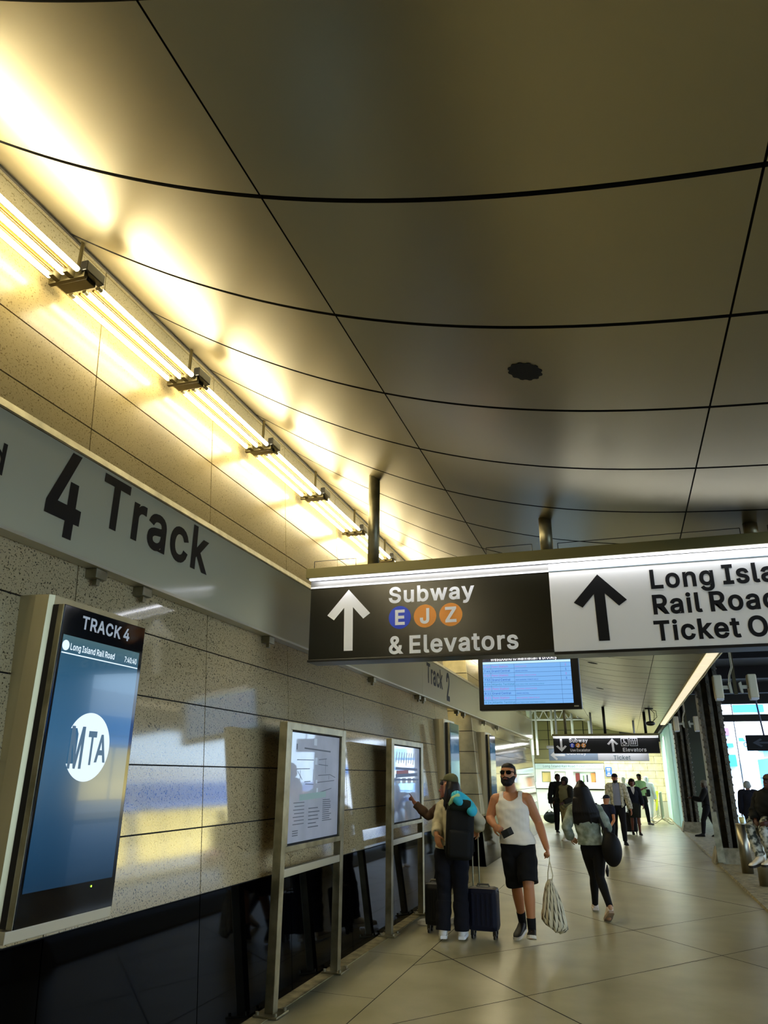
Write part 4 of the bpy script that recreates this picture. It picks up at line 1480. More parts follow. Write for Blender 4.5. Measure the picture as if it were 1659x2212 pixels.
# ---------------------------------------------------------------- ticket hall at the far end
YE = 36.0
M['hall_white'] = mat('hall_white', '#dfe6df', .45)
M['office_fascia'] = mat('office_fascia', '#b9cdd0', .4)
M['deep_line'] = mat('deep_shadow_line', '#2c2b20', .8)
mb = MB()
for i, x0 in enumerate((-6.5, -4.9, -3.3, -1.7)):
    for j in range(8):
        z = 2.42 + .42 * j
        mb.box((x0 + .02, YE + .0, z + .012), (x0 + 1.58, YE + .2, z + .408))
mb.mi = 1
mb.box((-6.5, YE + .06, 2.3), (3.6, YE + .4, 6))
mb.mi = 0
mb.box((-4.0, YE - .25, 2.22), (-.93, YE + .1, 2.42), .02)
struct('wall_end', mb, ['olive', 'deep_line'])
mb = MB()
for j in range(8):
    z = .66 + .31 * j
    for i in range(5):
        x = -.93 + .62 * i - (.31 if j % 2 else 0)
        a, b_ = max(x, -.93) + .006, min(x + .62, 1.9) - .006
        if b_ > a + .03:
            mb.box((a, YE - .05, z + .006), (b_, YE + .1, z + .304))
mb.mi = 1
mb.box((-.93, YE - .04, .62), (3.4, YE + .1, 3.2))
mb.mi = 2
mb.box((-.93, YE - .06, 0), (3.4, YE + .1, .65))
struct('wall_stone', mb, ['stone', 'deep_line', 'stone_grey'])
# pale pleated sheeting on the street side
mb = MB()
pts = []
n = 72
for i in range(n + 1):
    yy = 28.4 + (YE - 28.4) * i / n
    pts.append((1.66 + .055 * (1 if (i // 2) % 2 else -1) + .02 * math.sin(i * 1.7), yy))
mb.loft([[V((x, yy, 0)), V((x, yy, 3.45)), V((x + .02, yy, 3.45)), V((x + .02, yy, 0))] for x, yy in pts])
ms = M['sheet']
bs = ms.node_tree.nodes['Principled BSDF']
bs.inputs['Transmission Weight'].default_value = 0
tr = N(ms, 'ShaderNodeBsdfTranslucent')
tr.inputs['Color'].default_value = lin('#d5efe6')
mxs = N(ms, 'ShaderNodeMixShader')
mxs.inputs[0].default_value = .5
L(ms, bs.outputs[0], mxs.inputs[1])
L(ms, tr.outputs[0], mxs.inputs[2])
L(ms, mxs.outputs[0], ms.node_tree.nodes['Material Output'].inputs[0])
struct('wall_sheeting', mb, 'sheet')
# side walls, head wall and roof of the hall
mb = MB()
mb.box((-4.15, 25.4, 0), (-4.0, YE, 5.3))
mb.mi = 1
mb.box((-6.6, 13, 0), (-6.5, YE, 5.3))
mb.box((-6.5, YE + .3, 0), (3.5, YE + .4, 5.3))
struct('wall_hall', mb, ['hall_white', 'granite_up'])
mb = MB()
mb.box((-6.5, 25.4, 5.3), (1.5, YE + .4, 5.4))
mb.box((-6.5, 12.9, 5.33), (-3.6, 25.4, 5.4))
struct('ceiling_hall', mb, 'hall_white')
mb = MB()
mb.hexa([V(p) for p in ((-3.98, 25.42, 0), (wx(0), 25.42, 0), (wx(0), 25.52, 0), (-3.98, 25.52, 0), (-3.98, 25.42, 5.3), (wx(5.3), 25.42, 5.3), (wx(5.3), 25.52, 5.3), (-3.98, 25.52, 5.3))])
struct('trim_3', mb, 'hall_white')

tk = thing('ticket_office', 'white ticket office front under the lettered fascia at the far end', 'ticket office', (-2.4, YE, 0))
mb = MB()
mb.box((-3.98, YE - .3, 0), (-.935, YE + .05, 1.1))
mb.box((-3.98, YE - .42, 1.14), (-.935, YE + .05, 1.40), .015)
part('counter', mb, 'hall_white', tk)
mb = MB()
mb.box((-2.2, YE - .31, 1.075), (-1.0, YE - .29, 1.12))
part('shadow_line', mb, 'deep_line', tk)
mb = MB()
for a, b_ in (((-3.98, 1.40), (-3.7, 1.98)), ((-3.3, 1.40), (-3.12, 1.98)), ((-2.62, 1.40), (-2.3, 1.98)), ((-1.3, 1.40), (-.935, 1.98)), ((-3.98, 1.86), (-.935, 1.975))):
    mb.box((a[0], YE - (.21 if a[1] > 1.8 else .2), a[1]), (b_[0], YE, b_[1] - (0 if a[1] > 1.8 else .02)))
part('window_frame', mb, 'hall_white', tk)
mb = MB()
mb.box((-3.98, YE - .26, 1.98), (-.935, YE, 2.2), .01)
fs = part('fascia', mb, 'office_fascia', tk)
text_part('lettering', 'Long Island Rail Road Ticket Office', .1, (-3.62, YE - .264, 2.04), (1, 0, 0), 'grey_letter', fs, 2.36, 14)
mb = MB()
mb.box((-3.98, YE - .02, 1.40), (-.935, YE + .03, 1.98))
bkp = part('booth_back', mb, 'hall_white', tk)
for x0, x1, z0, z1, c, nm in ((-3.68, -3.32, 1.42, 1.82, '#d9c27a', 'yellow_rack'), (-3.10, -2.64, 1.42, 1.84, '#f0efe9', 'white_notice'), (-2.2, -2.02, 1.42, 1.80, '#6a2016', 'red_poster'),
                              (-2.0, -1.80, 1.42, 1.76, '#bcd6dc', 'pale_poster'), (-1.88, -1.82, 1.42, 1.70, '#4e6a34', 'green_display'), (-1.72, -1.66, 1.42, 1.72, '#1c1f22', 'dark_display'),
                              (-1.52, -1.33, 1.42, 1.80, '#c77a3a', 'orange_poster')):
    mb = MB()
    mb.box((x0, YE - .08 - .02 * len(nm) / 20, z0), (x1, YE - .05, z1))
    part(nm, mb, mat(nm, c, .5), tk)
ins = thing('information_sign', 'small blue information sign with white marks on the pale stone wall', 'sign', (-.73, YE - .1, 1.9))
mb = MB()
mb.box((-.87, YE - .16, 1.67), (-.6, YE - .055, 2.06), .01)
pn = part('panel', mb, mat('info_blue', '#1f56c0', .4), ins)
mb = MB()
for z, w_, h in ((1.98, .17, .05), (1.90, .12, .03), (1.80, .1, .05), (1.72, .18, .045)):
    mb.box((-.735 - w_ / 2, YE - .163, z - h / 2), (-.735 + w_ / 2, YE - .16, z + h / 2))
part('white_marks', mb, 'white_letter', pn)

# white tubular frame at the left of the hall
tf = thing('tubular_frame', 'white tubular steel frame in the upper left of the ticket hall', 'frame', (-3.2, 33, 0))
for x in (-3.72, -3.52, -2.85, -2.0, -1.3):
    mb = MB()
    mb.cyl((x, 33, 2.5 if x < -3 else 3.3), (x, 33, 4.4), .05, seg=12)
    part('upright', mb, 'white', tf, smooth=True)
mb = MB()
mb.cyl((-3.9, 33, 3.95), (-1.2, 33, 3.95), .04, seg=10)
mb.cyl((-3.9, 33, 4.35), (-1.2, 33, 4.35), .04, seg=10)
part('chord', mb, 'white', tf, smooth=True)
mb = MB()
for k in range(6):
    x = -3.8 + .42 * k
    mb.cyl((x, 33, 3.95), (x + .21, 33, 4.35), .022, seg=8)
    mb.cyl((x + .21, 33, 4.35), (x + .42, 33, 3.95), .022, seg=8)
part('lacing', mb, 'white', tf)


def barrier(p, q, label, col='steel_pale', n_=14):
    p, q = V((*p, 0)), V((*q, 0))
    d = (q - p).normalized()
    s = V((-d.y, d.x, 0))
    t = thing('crowd_barrier', label, 'barrier', (p + q) / 2, 'crowd control barriers')
    mb = MB()
    pts = [p + V((0, 0, .18)), p + V((0, 0, 1.02)), p + d * .08 + V((0, 0, 1.1)), q - d * .08 + V((0, 0, 1.1)), q + V((0, 0, 1.02)), q + V((0, 0, .18))]
    mb.tube(pts, .02, 8)
    mb.tube([pts[0], pts[-1]], .02, 8)
    part('frame', mb, col, t, smooth=True)
    for k in range(1, n_):
        mb = MB()
        c = p + (q - p) * (k / n_)
        mb.cyl(c + V((0, 0, .18)), c + V((0, 0, 1.1)), .009, seg=6)
        part('bar', mb, col, t)
    for c in (p + d * .3, q - d * .3):
        mb = MB()
        mb.tube([c + s * .38 + V((0, 0, .016)), c + s * .25 + V((0, 0, .016)), c + s * .03 + V((0, 0, .17)), c - s * .03 + V((0, 0, .17)), c - s * .25 + V((0, 0, .016)), c - s * .38 + V((0, 0, .016))], .016, 8)
        part('foot', mb, col, t)
    return t


barrier((1.12, 31.0), (1.26, 32.7), 'steel crowd barrier by the pale sheeting, nearer of the two')
barrier((1.02, 33.0), (1.15, 34.8), 'steel crowd barrier by the pale sheeting with yellow tape hanging from it')
barrier((4.05, 28.5), (5.3, 28.9), 'steel crowd barrier out on the road beside the person in the dark coat', 'steel_pale', 9)
mb = MB()
R = []
for k in range(9):
    z = 1.11 - .09 * k
    o = .02 * math.sin(k * 1.4)
    R.append([V((1.0 + o, 32.93, z)), V((1.16 + o * .4 - .012 * k, 32.93, z + .02)), V((1.16 + o * .4 - .012 * k, 32.925, z + .02)), V((1.0 + o, 32.925, z))])
mb.loft(R)
solo('caution_tape', mb, mat('yellow_tape', '#e8ef3c', .5), 'strip of yellow caution tape hanging on the far crowd barrier', 'tape')

# ---------------------------------------------------------------- across the road: shops, seen mainly as reflections in the polished wall
M['shop_white'] = mat('shop_white', '#e9ecef', .6)
M['shop_tan'] = mat('shop_tan', '#b79c79', .7)
M['shop_glass'] = mat('shop_glass', '#26405c', .1, spec=.7)
M['shop_lit'] = mat('lit_shop_window', '#fff2b0', .5, emit='#ffe680', es=2.4)
M['blue_band'] = mat('blue_awning', '#2f7fd0', .5)
M['teal_band'] = mat('teal_awning', '#28a6c4', .5)
M['red_band'] = mat('red_band', '#c8243a', .5)
XF = 17.0


def shop(y0, y1, h, wall, band, lit, label):
    t = thing('shop_building', label, 'building', (XF, (y0 + y1) / 2, 0))
    mb = MB()
    mb.box((XF, y0 + .02, 0), (XF + 3, y1 - .02, h))
    part('wall', mb, wall, t)
    mb = MB()
    mb.box((XF - .12, y0 + .2, 3.3), (XF + .02, y1 - .2, 4.1))
    part('sign_band', mb, band, t)
    mb = MB()
    mb.prism([(XF, 3.25), (XF - .9, 2.85), (XF - .9, 2.75), (XF, 3.15)], 'y', y0 + .3, y1 - .3)
    part('awning', mb, band, t)
    n_ = max(2, int((y1 - y0) / 2.2))
    for k in range(n_):
        a = y0 + .35 + (y1 - y0 - .7) * k / n_
        b2 = a + (y1 - y0 - .7) / n_ - .25
        mb = MB()
        mb.box((XF - .03, a, .55), (XF + .02, b2, 2.75))
        part('window', mb, 'shop_lit' if lit else 'shop_glass', t)
        z = 4.8
        while z < h - 1.5:
            mb = MB()
            mb.box((XF - .03, a + .25, z), (XF + .02, b2 - .25, z + 1.5))
            part('window', mb, 'shop_glass', t)
            z += 2.6
    return t


shop(2, 12, 9, 'shop_white', 'blue_band', False, 'white shop building across the road with blue awning, first along')
shop(12, 21, 5.0, 'shop_tan', 'red_band', False, 'tan shop building across the road with red awning')
shop(21, 32, 5.2, 'shop_white', 'blue_band', True, 'white shop building across the road with yellow lit windows')
shop(32, 44, 5.0, 'shop_white', 'blue_band', True, 'white corner shop across the road with the largest yellow lit windows')

# ---------------------------------------------------------------- beyond the bridge: sunlit street end
YF = 68.0


def far_building(x0, x1, h, label, pieces, wall='shop_white'):
    t = thing('street_building', label, 'building', ((x0 + x1) / 2, YF, 0))
    mb = MB()
    mb.box((x0, YF, -.1), (x1, YF + 6, h))
    part('wall', mb, wall, t)
    for nm, a, b_, c, dp in pieces:
        mb = MB()
        mb.box((a[0], YF - dp, a[1]), (b_[0], YF + .03, b_[1]))
        part(nm, mb, c, t)
    return t


M['pale_blue_glass'] = mat('pale_blue_glass', '#a9d4ee', .2)
M['mauve'] = mat('mauve_trim', '#7d5f78', .6)
fb = far_building(9.0, 13.2, 12, 'white corner building at the street end with a blue band and a pink heart sign', [
    ('blue_band', (9.0, 6.75), (11.3, 7.35), 'blue_band', .25), ('balcony', (9.1, 5.75), (10.6, 6.3), 'cream', .4), ('sign_board', (9.1, 3.95), (11.2, 4.95), 'white', .15),
    ('sign_stripe', (9.1, 4.45), (11.2, 4.72), 'blue_band', .18), ('window', (9.5, 3.1), (10.1, 3.85), 'pale_blue_glass', .04), ('window', (10.8, 2.95), (11.5, 3.75), 'pale_blue_glass', .04),
    ('awning', (10.4, 3.7), (11.4, 3.9), 'teal_band', .5), ('window', (11.8, 6.6), (12.9, 8.2), 'pale_blue_glass', .04), ('door', (9.6, .0), (10.4, 2.4), 'pale_blue_glass', .05)])
mb = MB()
P = []
for i in range(30):
    a = 2 * PI * i / 30
    P.append((.019 * 16 * math.sin(a) ** 3, .019 * (13 * math.cos(a) - 5 * math.cos(2 * a) - 2 * math.cos(3 * a) - math.cos(4 * a))))
mb.polyfill([P[::-1]], lambda x, y: V((9.75 + x, YF - .2, 4.62 + y)))
part('heart_emblem', mb, mat('pink_heart', '#f3a3d8', .5), fb)
text_part('lettering', 'Ora', .36, (9.35, YF - .17, 4.02), (1, 0, 0), mat('sign_blue_letters', '#2c5f86', .5), fb, None, 20)
far_building(4.2, 8.9, 11, 'white building at the street end seen between the two riveted columns', [
    ('striped_awning', (6.0, 4.9), (8.4, 5.5), 'mauve', .5), ('blue_band', (6.0, 4.0), (8.6, 4.3), 'blue_band', .3), ('teal_canopy', (6.2, 2.5), (8.6, 3.4), 'teal_band', .9),
    ('window', (6.6, 1.9), (7.2, 2.5), 'pale_blue_glass', .04), ('window', (7.4, 1.9), (8.0, 2.5), 'pale_blue_glass', .04), ('yellow_board', (7.0, 1.5), (7.7, 1.85), 'cream', .2),
    ('window', (6.4, 5.9), (7.4, 7.4), 'pale_blue_glass', .04)])
far_building(13.4, 22, 13, 'wide white building at the right of the street end', [('window', (14, 2), (16, 4), 'pale_blue_glass', .04), ('blue_band', (13.4, 5), (22, 5.6), 'blue_band', .2)])


def car(x, y, label, col, s=1.0):
    """saloon facing the viewer"""
    t = thing('parked_car', label, 'car', (x, y, -.12))
    z0 = -.12
    prof = [(-2.1, .35), (-2.15, .62), (-1.95, .82), (-1.1, .93), (-.45, 1.38), (.9, 1.42), (1.65, 1.0), (2.1, .95), (2.15, .4)]
    mb = MB()
    rings = []
    for u in (-.86, -.8, -.55, 0, .55, .8, .86):
        k = .93 if abs(u) > .82 else 1
        rings.append([V((x + u * (1 if pz < .95 else .86), y + py * k, z0 + pz * (k if pz > .5 else 1))) for py, pz in prof])
    mb.loft(rings)
    bmesh.ops.recalc_face_normals(mb.bm, faces=mb.bm.faces[:])
    part('body', mb, mat('car_paint', col, .25, coat=1.0), t)
    mb = MB()
    mb.hexa([V((x + a, y + b_, z0 + c)) for a, b_, c in ((-.66, -1.08, .96), (.66, -1.08, .96), (.66, -1.0, .96), (-.66, -1.0, .96), (-.58, -.52, 1.34), (.58, -.52, 1.34), (.58, -.44, 1.34), (-.58, -.44, 1.34))])
    part('windscreen', mb, 'pale_blue_glass', t)
    for sx in (-1, 1):
        mb = MB()
        mb.box((x + sx * .62 - .16, y - 2.17, z0 + .6), (x + sx * .62 + .16, y - 2.08, z0 + .74), .02)
        part('headlight', mb, 'white', t)
        for wy in (-1.35, 1.35):
            mb = MB()
            mb.cyl((x + sx * .84, y + wy, z0 + .33), (x + sx * .66, y + wy, z0 + .33), .33, seg=20)
            part('wheel', mb, 'black_matte', t)
    mb = MB()
    mb.box((x - .5, y - 2.19, z0 + .42), (x + .5, y - 2.1, z0 + .56), .02)
    part('grille', mb, 'black', t)
    return t


car(7.35, 44.5, 'blue car facing the viewer beyond the road barrier, nearer one', '#3f86d8')
car(8.3, 52.5, 'pale blue car farther up the sunny street, above the nearer blue one', '#7fb8ee')
tr_ = thing('box_truck', 'white and blue box truck at the right edge beyond the seated person', 'truck', (10.3, 58, -.12))
mb = MB()
mb.box((9.2, 56, .5), (11.6, 61, 2.9), .05)
part('cargo_box', mb, 'blue_band', tr_)
mb = MB()
mb.box((9.25, 55.97, 2.2), (11.5, 56.0, 2.75))
part('white_panel', mb, 'white', tr_)
mb = MB()
mb.box((9.5, 54.4, .3), (11.3, 56, 2.0), .15)
part('cab', mb, 'white', tr_)
for x in (9.45, 11.35):
    for y in (55.2, 59.8):
        mb = MB()
        mb.cyl((x - .12, y, .33), (x + .12, y, .33), .45, seg=20)
        part('wheel', mb, 'black_matte', tr_)
# traffic by the shops, mirrored in the wall
car(12.0, 33.0, 'red car on the road outside the photo, seen only as reflection in the wall', '#b02030')
car(12.0, 39.0, 'blue car on the road outside the photo, seen only as reflection in the wall', '#2050c0')
# ---------------------------------------------------------------- people
import numpy as np


def remesh(mb, voxel, it=4, name='body'):
    me = mb.mesh(name)
    o = bpy.data.objects.new('tmp', me)
    COL.objects.link(o)
    m = o.modifiers.new('r', 'REMESH')
    m.mode = 'VOXEL'
    m.voxel_size = voxel
    if it:
        s = o.modifiers.new('s', 'SMOOTH')
        s.factor = .5
        s.iterations = it
    dg = bpy.context.evaluated_depsgraph_get()
    out = bpy.data.meshes.new_from_object(o.evaluated_get(dg))
    bpy.data.objects.remove(o)
    bpy.data.meshes.remove(me)
    out.name = name
    out.polygons.foreach_set('use_smooth', [True] * len(out.polygons))
    return out


def mixv(a, b_, t):
    return V(a) * (1 - t) + V(b_) * t


HEAD = [(-.118, .085, .045, .030), (-.098, .095, -.005, .047), (-.07, .094, -.045, .060), (-.03, .091, -.078, .069), (.01, .091, -.095, .073),
        (.05, .09, -.10, .075), (.085, .074, -.092, .066), (.108, .045, -.07, .046), (.12, .0, -.04, .018)]


def head_frame(J):
    up = (V(J['crown']) - V(J['head'])).normalized()
    f = V(J.get('face', J['fwd']))
    f = (f - up * f.dot(up)).normalized()
    return V(J['head']), f, f.cross(up).normalized(), up


def head_pt(J, x, y, z, s=None):
    c, f, r, u = head_frame(J)
    s = s or J.get('hs', 1.0)
    return c + (r * x + f * y + u * z) * s


def add_head(mb, J):
    rings = []
    for z, fy, by, hw in HEAD:
        cy, ry = (fy + by) / 2, (fy - by) / 2
        R = []
        for k in range(20):
            a = 2 * PI * k / 20
            c_, s_ = math.cos(a), math.sin(a)
            e = .86
            R.append(head_pt(J, hw * math.copysign(abs(c_) ** e, c_), cy + ry * math.copysign(abs(s_) ** e, s_), z))
        rings.append(R)
    mb.loft(rings)
    hp = lambda *a: head_pt(J, *a)
    k = J.get('hs', 1)
    mb.tube([hp(0, .088, .028), hp(0, .104, -.004), hp(0, .112, -.022)], [.009 * k, .012 * k, .016 * k], 8)
    mb.tube([hp(-.014, .098, -.03), hp(.014, .098, -.03)], .009 * k, 8)
    mb.tube([hp(-.05, .078, .034), hp(0, .092, .036), hp(.05, .078, .034)], .009 * k, 8)
    mb.tube([hp(-.02, .086, -.058), hp(0, .094, -.056), hp(.02, .086, -.058)], .008 * k, 8)
    mb.tube([hp(0, .078, -.105), hp(0, .086, -.1)], .018 * k, 8)
    for s in (-1, 1):
        mb.tube([hp(s * .073, -.004, .022), hp(s * .082, -.016, .005), hp(s * .076, -.006, -.03)], [.01 * k, .014 * k, .008 * k], 8)
        mb.tube([hp(s * .045, .062, -.02), hp(s * .058, .03, -.015)], .016 * k, 8)


def add_hand(mb, w_, d, n_, curl=.4, s=1.0, thumb=1, point=False):
    """palm and five fingers; w_ wrist, d along the hand, n_ palm side"""
    w_, d, n_ = V(w_), V(d).normalized(), V(n_)
    n_ = (n_ - d * n_.dot(d)).normalized()
    x = d.cross(n_).normalized() * thumb
    mb.tube([w_, w_ + d * .03 * s, w_ + d * .06 * s, w_ + d * .088 * s], [(.026 * s, .02 * s), (.036 * s, .019 * s), (.041 * s, .016 * s), (.039 * s, .013 * s)], 12, side=x)
    for i, (off, ln) in enumerate(((.030, .072), (.010, .080), (-.010, .075), (-.029, .058))):
        p = w_ + d * .08 * s + x * off * s
        a = 0
        pts = [p]
        c = .08 if (point and i == 0) else curl * (1 + .08 * i)
        if point and i > 0:
            c = 1.25
        for q in (.42, .32, .26):
            a += c
            p = p + (d * math.cos(a) + n_ * math.sin(a)) * ln * q * s
            pts.append(p)
        mb.tube(pts, [.0095 * s, .0088 * s, .008 * s, .007 * s], 8)
    p = w_ + d * .028 * s + x * .03 * s
    e = (d * .62 + x * .62 + n_ * .42).normalized()
    e2 = (d * .85 + x * .15 + n_ * .5 * (1 + curl)).normalized()
    mb.tube([p, p + e * .036 * s, p + e * .036 * s + e2 * .03 * s, p + e * .036 * s + e2 * .052 * s], [.014 * s, .0115 * s, .0098 * s, .008 * s], 8)


def lateral(J):
    return (V(J['shL']) - V(J['shR'])).normalized()


def bone_list(J):
    h = J['h']
    B = [('torso', J['pelvis'], J['waist'], .14 * h / 1.76), ('torso', J['waist'], J['chest'], .14 * h / 1.76), ('torso', J['chest'], mixv(J['chest'], J['neck'], .7), .14 * h / 1.76),
         ('neck', J['neck'], mixv(J['neck'], J['head'], .5), .06), ('head', mixv(J['neck'], J['head'], .7), J['crown'], .10)]
    for s in 'LR':
        B += [('arm' + s, J['sh' + s], J['el' + s], .05), ('fore' + s, J['el' + s], J['wr' + s], .038), ('hand' + s, J['wr' + s], mixv(J['wr' + s], J['ha' + s], 1.9), .062),
              ('thigh' + s, J['hip' + s], J['kn' + s], .085), ('shin' + s, J['kn' + s], J['an' + s], .05), ('foot' + s, J['an' + s], J['to' + s], .04)]
    return B


def body_mesh(J, voxel, it=5):
    """one continuous figure grown around its joints"""
    h = J['h']
    k = h / 1.76
    g = J.get('girth', 1.0)
    sw = J.get('shoulder', 1.0)
    mb = MB()
    L_ = lateral(J)
    hipv = (V(J['hipL']) - V(J['hipR'])).normalized()
    up = (V(J['neck']) - V(J['pelvis'])).normalized()
    pts = [V(J['pelvis']) - up * .075 * k, V(J['pelvis']), mixv(J['pelvis'], J['waist'], .5), V(J['waist']), mixv(J['waist'], J['chest'], .5), V(J['chest']), mixv(J['chest'], J['neck'], .45), mixv(J['chest'], J['neck'], .8), V(J['neck'])]
    rad = [(.12, .085), (.165, .112), (.158, .108), (.146, .105), (.155, .112), (.168, .118), (.165 * sw, .105), (.115 * sw, .075), (.062, .06)]
    mb.tube(pts, [(a * k * g, b_ * k * g) for a, b_ in rad], 24, side=L_)
    mb.tube([V(J['neck']) - up * .03, V(J['neck']), mixv(J['neck'], J['head'], .55)], [(.07 * k, .065 * k), (.06 * k, .06 * k), (.054 * k, .056 * k)], 16)
    nk = mixv(J['chest'], J['neck'], .88)
    for s in 'LR':
        sh, el, wr, ha = (V(J[q + s]) for q in ('sh', 'el', 'wr', 'ha'))
        mb.tube([nk, mixv(nk, sh, .6), sh], [.055 * k, .058 * k, .058 * k * g], 12)
        b = J.get('arm', 1.0)
        mb.tube([sh, mixv(sh, el, .3), mixv(sh, el, .6), el, mixv(el, wr, .25), mixv(el, wr, .7), wr], [q * k * b for q in (.058, .055, .049, .041, .043, .034, .027)], 12)
        d = (ha - wr).normalized()
        pn = V(J['palm' + s]) if 'palm' + s in J else (V(J['pelvis']) - wr)
        add_hand(mb, wr - d * .012, d, pn, J.get('curl' + s, .35), k * J.get('handscale', 1.0), J.get('thumb' + s, 1), J.get('point') == s)
        hp, kn, an, to = (V(J[q + s]) for q in ('hip', 'kn', 'an', 'to'))
        mb.tube([hp + up * .04 * k, mixv(hp, kn, .25), mixv(hp, kn, .65), kn, mixv(kn, an, .28), mixv(kn, an, .65), an], [q * k * g ** .6 for q in (.092, .088, .07, .056, .057, .043, .035)], 14)
        mb.ball(kn + V(J['fwd']) * .012, .05 * k, 12, 8)
        fd = (to - an)
        fd.z *= .35
        mb.tube([an + V((0, 0, -.01)), mixv(an, to, .5) + V((0, 0, .01)), to], [.036 * k, (.040 * k, .03 * k), (.036 * k, .018 * k)], 12)
    add_head(mb, J)
    return remesh(mb, voxel, it)


def bone_coords(J, P):
    """for every point the nearest bone, and how far along it"""
    B = bone_list(J)
    best = np.full(len(P), 1e9)
    lab = np.zeros(len(P), int)
    tt = np.zeros(len(P))
    for i, (nm, a, b_, r) in enumerate(B):
        a, b_ = np.array(a), np.array(b_)
        d = b_ - a
        t = np.clip(((P - a) @ d) / (d @ d), 0, 1)
        dist = np.linalg.norm(P - a - t[:, None] * d, axis=1) / r
        m = dist < best
        best[m] = dist[m]
        lab[m] = i
        tt[m] = t[m]
    return np.array([b_[0] for b_ in B])[lab], tt


def shell(name, src, J, pred, off, mats, parent, label=None, fold=0.0, ff=30.0, rim=.012):
    """a garment: the body's own surface where pred holds, lifted off the skin, with a turned-in hem"""
    n = len(src.vertices)
    P = np.empty(n * 3)
    src.vertices.foreach_get('co', P)
    P = P.reshape(-1, 3)
    Nn = np.empty(n * 3)
    src.vertices.foreach_get('normal', Nn)
    Nn = Nn.reshape(-1, 3)
    F = [tuple(p.vertices) for p in src.polygons]
    C = np.array([P[list(f)].mean(0) for f in F])
    lab, t = bone_coords(J, C)
    keep = pred(lab, t, C)
    idx = np.nonzero(keep)[0]
    if not len(idx):
        return None
    vl, vt = bone_coords(J, P)
    o = off(vl, vt, P) if callable(off) else np.full(n, off)
    if fold:
        q = P * ff
        o = o + fold * (np.sin(q[:, 0] * 1.1 + 2.1 * np.sin(q[:, 2] * .7)) * np.sin(q[:, 2] * 1.3 + 1.7 * np.sin(q[:, 1] * .9)) + .5 * np.sin(q[:, 2] * 2.6 + q[:, 0] * 1.9))
    Q = P + Nn * o[:, None]
    I = P - Nn * .004
    # even out the ragged edge of the hem
    dirs = set()
    for i in idx:
        f = F[i]
        dirs.update(zip(f, f[1:] + f[:1]))
    nb = {}
    for a, b_ in dirs:
        if (b_, a) not in dirs:
            nb.setdefault(a, []).append(b_)
            nb.setdefault(b_, []).append(a)
    bl = [v for v in nb if len(nb[v]) == 2]
    if bl:
        n0 = np.array([nb[v][0] for v in bl])
        n1 = np.array([nb[v][1] for v in bl])
        for _ in range(14):
            for A_ in (Q, I):
                A_[bl] = .4 * A_[bl] + .3 * (A_[n0] + A_[n1])
    me = bpy.data.meshes.new(name)
    used = sorted({v for i in idx for v in F[i]})
    mp = {v: k for k, v in enumerate(used)}
    verts = [tuple(Q[v]) for v in used]
    faces = [tuple(mp[v] for v in F[i]) for i in idx]
    ec = {}
    for f in faces:
        for a, b_ in zip(f, f[1:] + f[:1]):
            ec[(a, b_)] = 1
    inner = {}
    for (a, b_) in list(ec):
        if (b_, a) not in ec:
            for v in (a, b_):
                if v not in inner:
                    inner[v] = len(verts)
                    verts.append(tuple(I[used[v]]))
            faces.append((b_, a, inner[a], inner[b_]))
    me.from_pydata(verts, [], faces)
    me.polygons.foreach_set('use_smooth', [True] * len(me.polygons))
    return link(name, me, mats, parent, label)


_mc = {}


def cm(c, rough=.75, **kw):
    key = (c, rough)
    if key not in _mc:
        _mc[key] = mat('cloth_' + c[1:], c, rough, spec=.3, **kw)
    return _mc[key]


def shoe(parent, an, to, up_col, sole_col, k=1.0, s=1.0):
    """trainer with its sole, heel behind the ankle"""
    an, to = V(an), V(to)
    d = to - an
    flat = V((d.x, d.y, 0)).normalized()
    heel = an - flat * .035 * k
    ax = (to + flat * .02 * k) - V((heel.x, heel.y, heel.z - .055 * k))
    base = V((heel.x, heel.y, heel.z - .055 * k))
    ax_n = ax.normalized()
    side = ax_n.cross(V((0, 0, 1))).normalized()
    upv = side.cross(ax_n)
    ln = .27 * k * s
    P = lambda a, b_, c: base + ax_n * (a * ln) + side * (b_ * k * s) + upv * (c * k * s)
    mb = MB()
    prof = [(-.02, .030, .012, .085), (.08, .036, .012, .105), (.25, .039, .012, .10), (.42, .040, .012, .075), (.62, .044, .012, .055), (.82, .043, .012, .045), (.95, .032, .012, .034), (1.0, .016, .012, .024)]
    rings = []
    for a, hw, z0, z1 in prof:
        R = []
        for i in range(14):
            t = 2 * PI * i / 14
            c_, s_ = math.cos(t), math.sin(t)
            R.append(P(a, hw * math.copysign(abs(c_) ** .7, c_), (z0 + z1) / 2 + (z1 - z0) / 2 * math.copysign(abs(s_) ** .7, s_)))
        rings.append(R)
    mb.loft(rings)
    o = part('shoe', mb, cm(up_col, .6), parent, smooth=True)
    mb = MB()
    out = [(-.03, .028), (.1, .040), (.35, .040), (.62, .047), (.85, .046), (.98, .032), (1.02, .012)]
    ring = [(a, w_) for a, w_ in out] + [(a, -w_) for a, w_ in out[::-1]]
    mb.loft([[P(a, w_, -.006) for a, w_ in ring], [P(a, w_, .022) for a, w_ in ring]])
    bmesh.ops.recalc_face_normals(mb.bm, faces=mb.bm.faces[:])
    part('sole', mb, cm(sole_col, .6), o)
    return o


def hair_shell(J, src, parent, col, pred, off=.012, nm='hair', fold=.002):
    c, f, r, u = head_frame(J)
    s = J.get('hs', 1)
    A = np.array([r, f, u])

    def pr(lab, t, C):
        q = (C - np.array(c)) @ A.T / s
        return pred(q[:, 0], q[:, 1], q[:, 2], lab)
    return shell(nm, src, J, pr, off, cm(col, .7), parent, None, fold, 60)


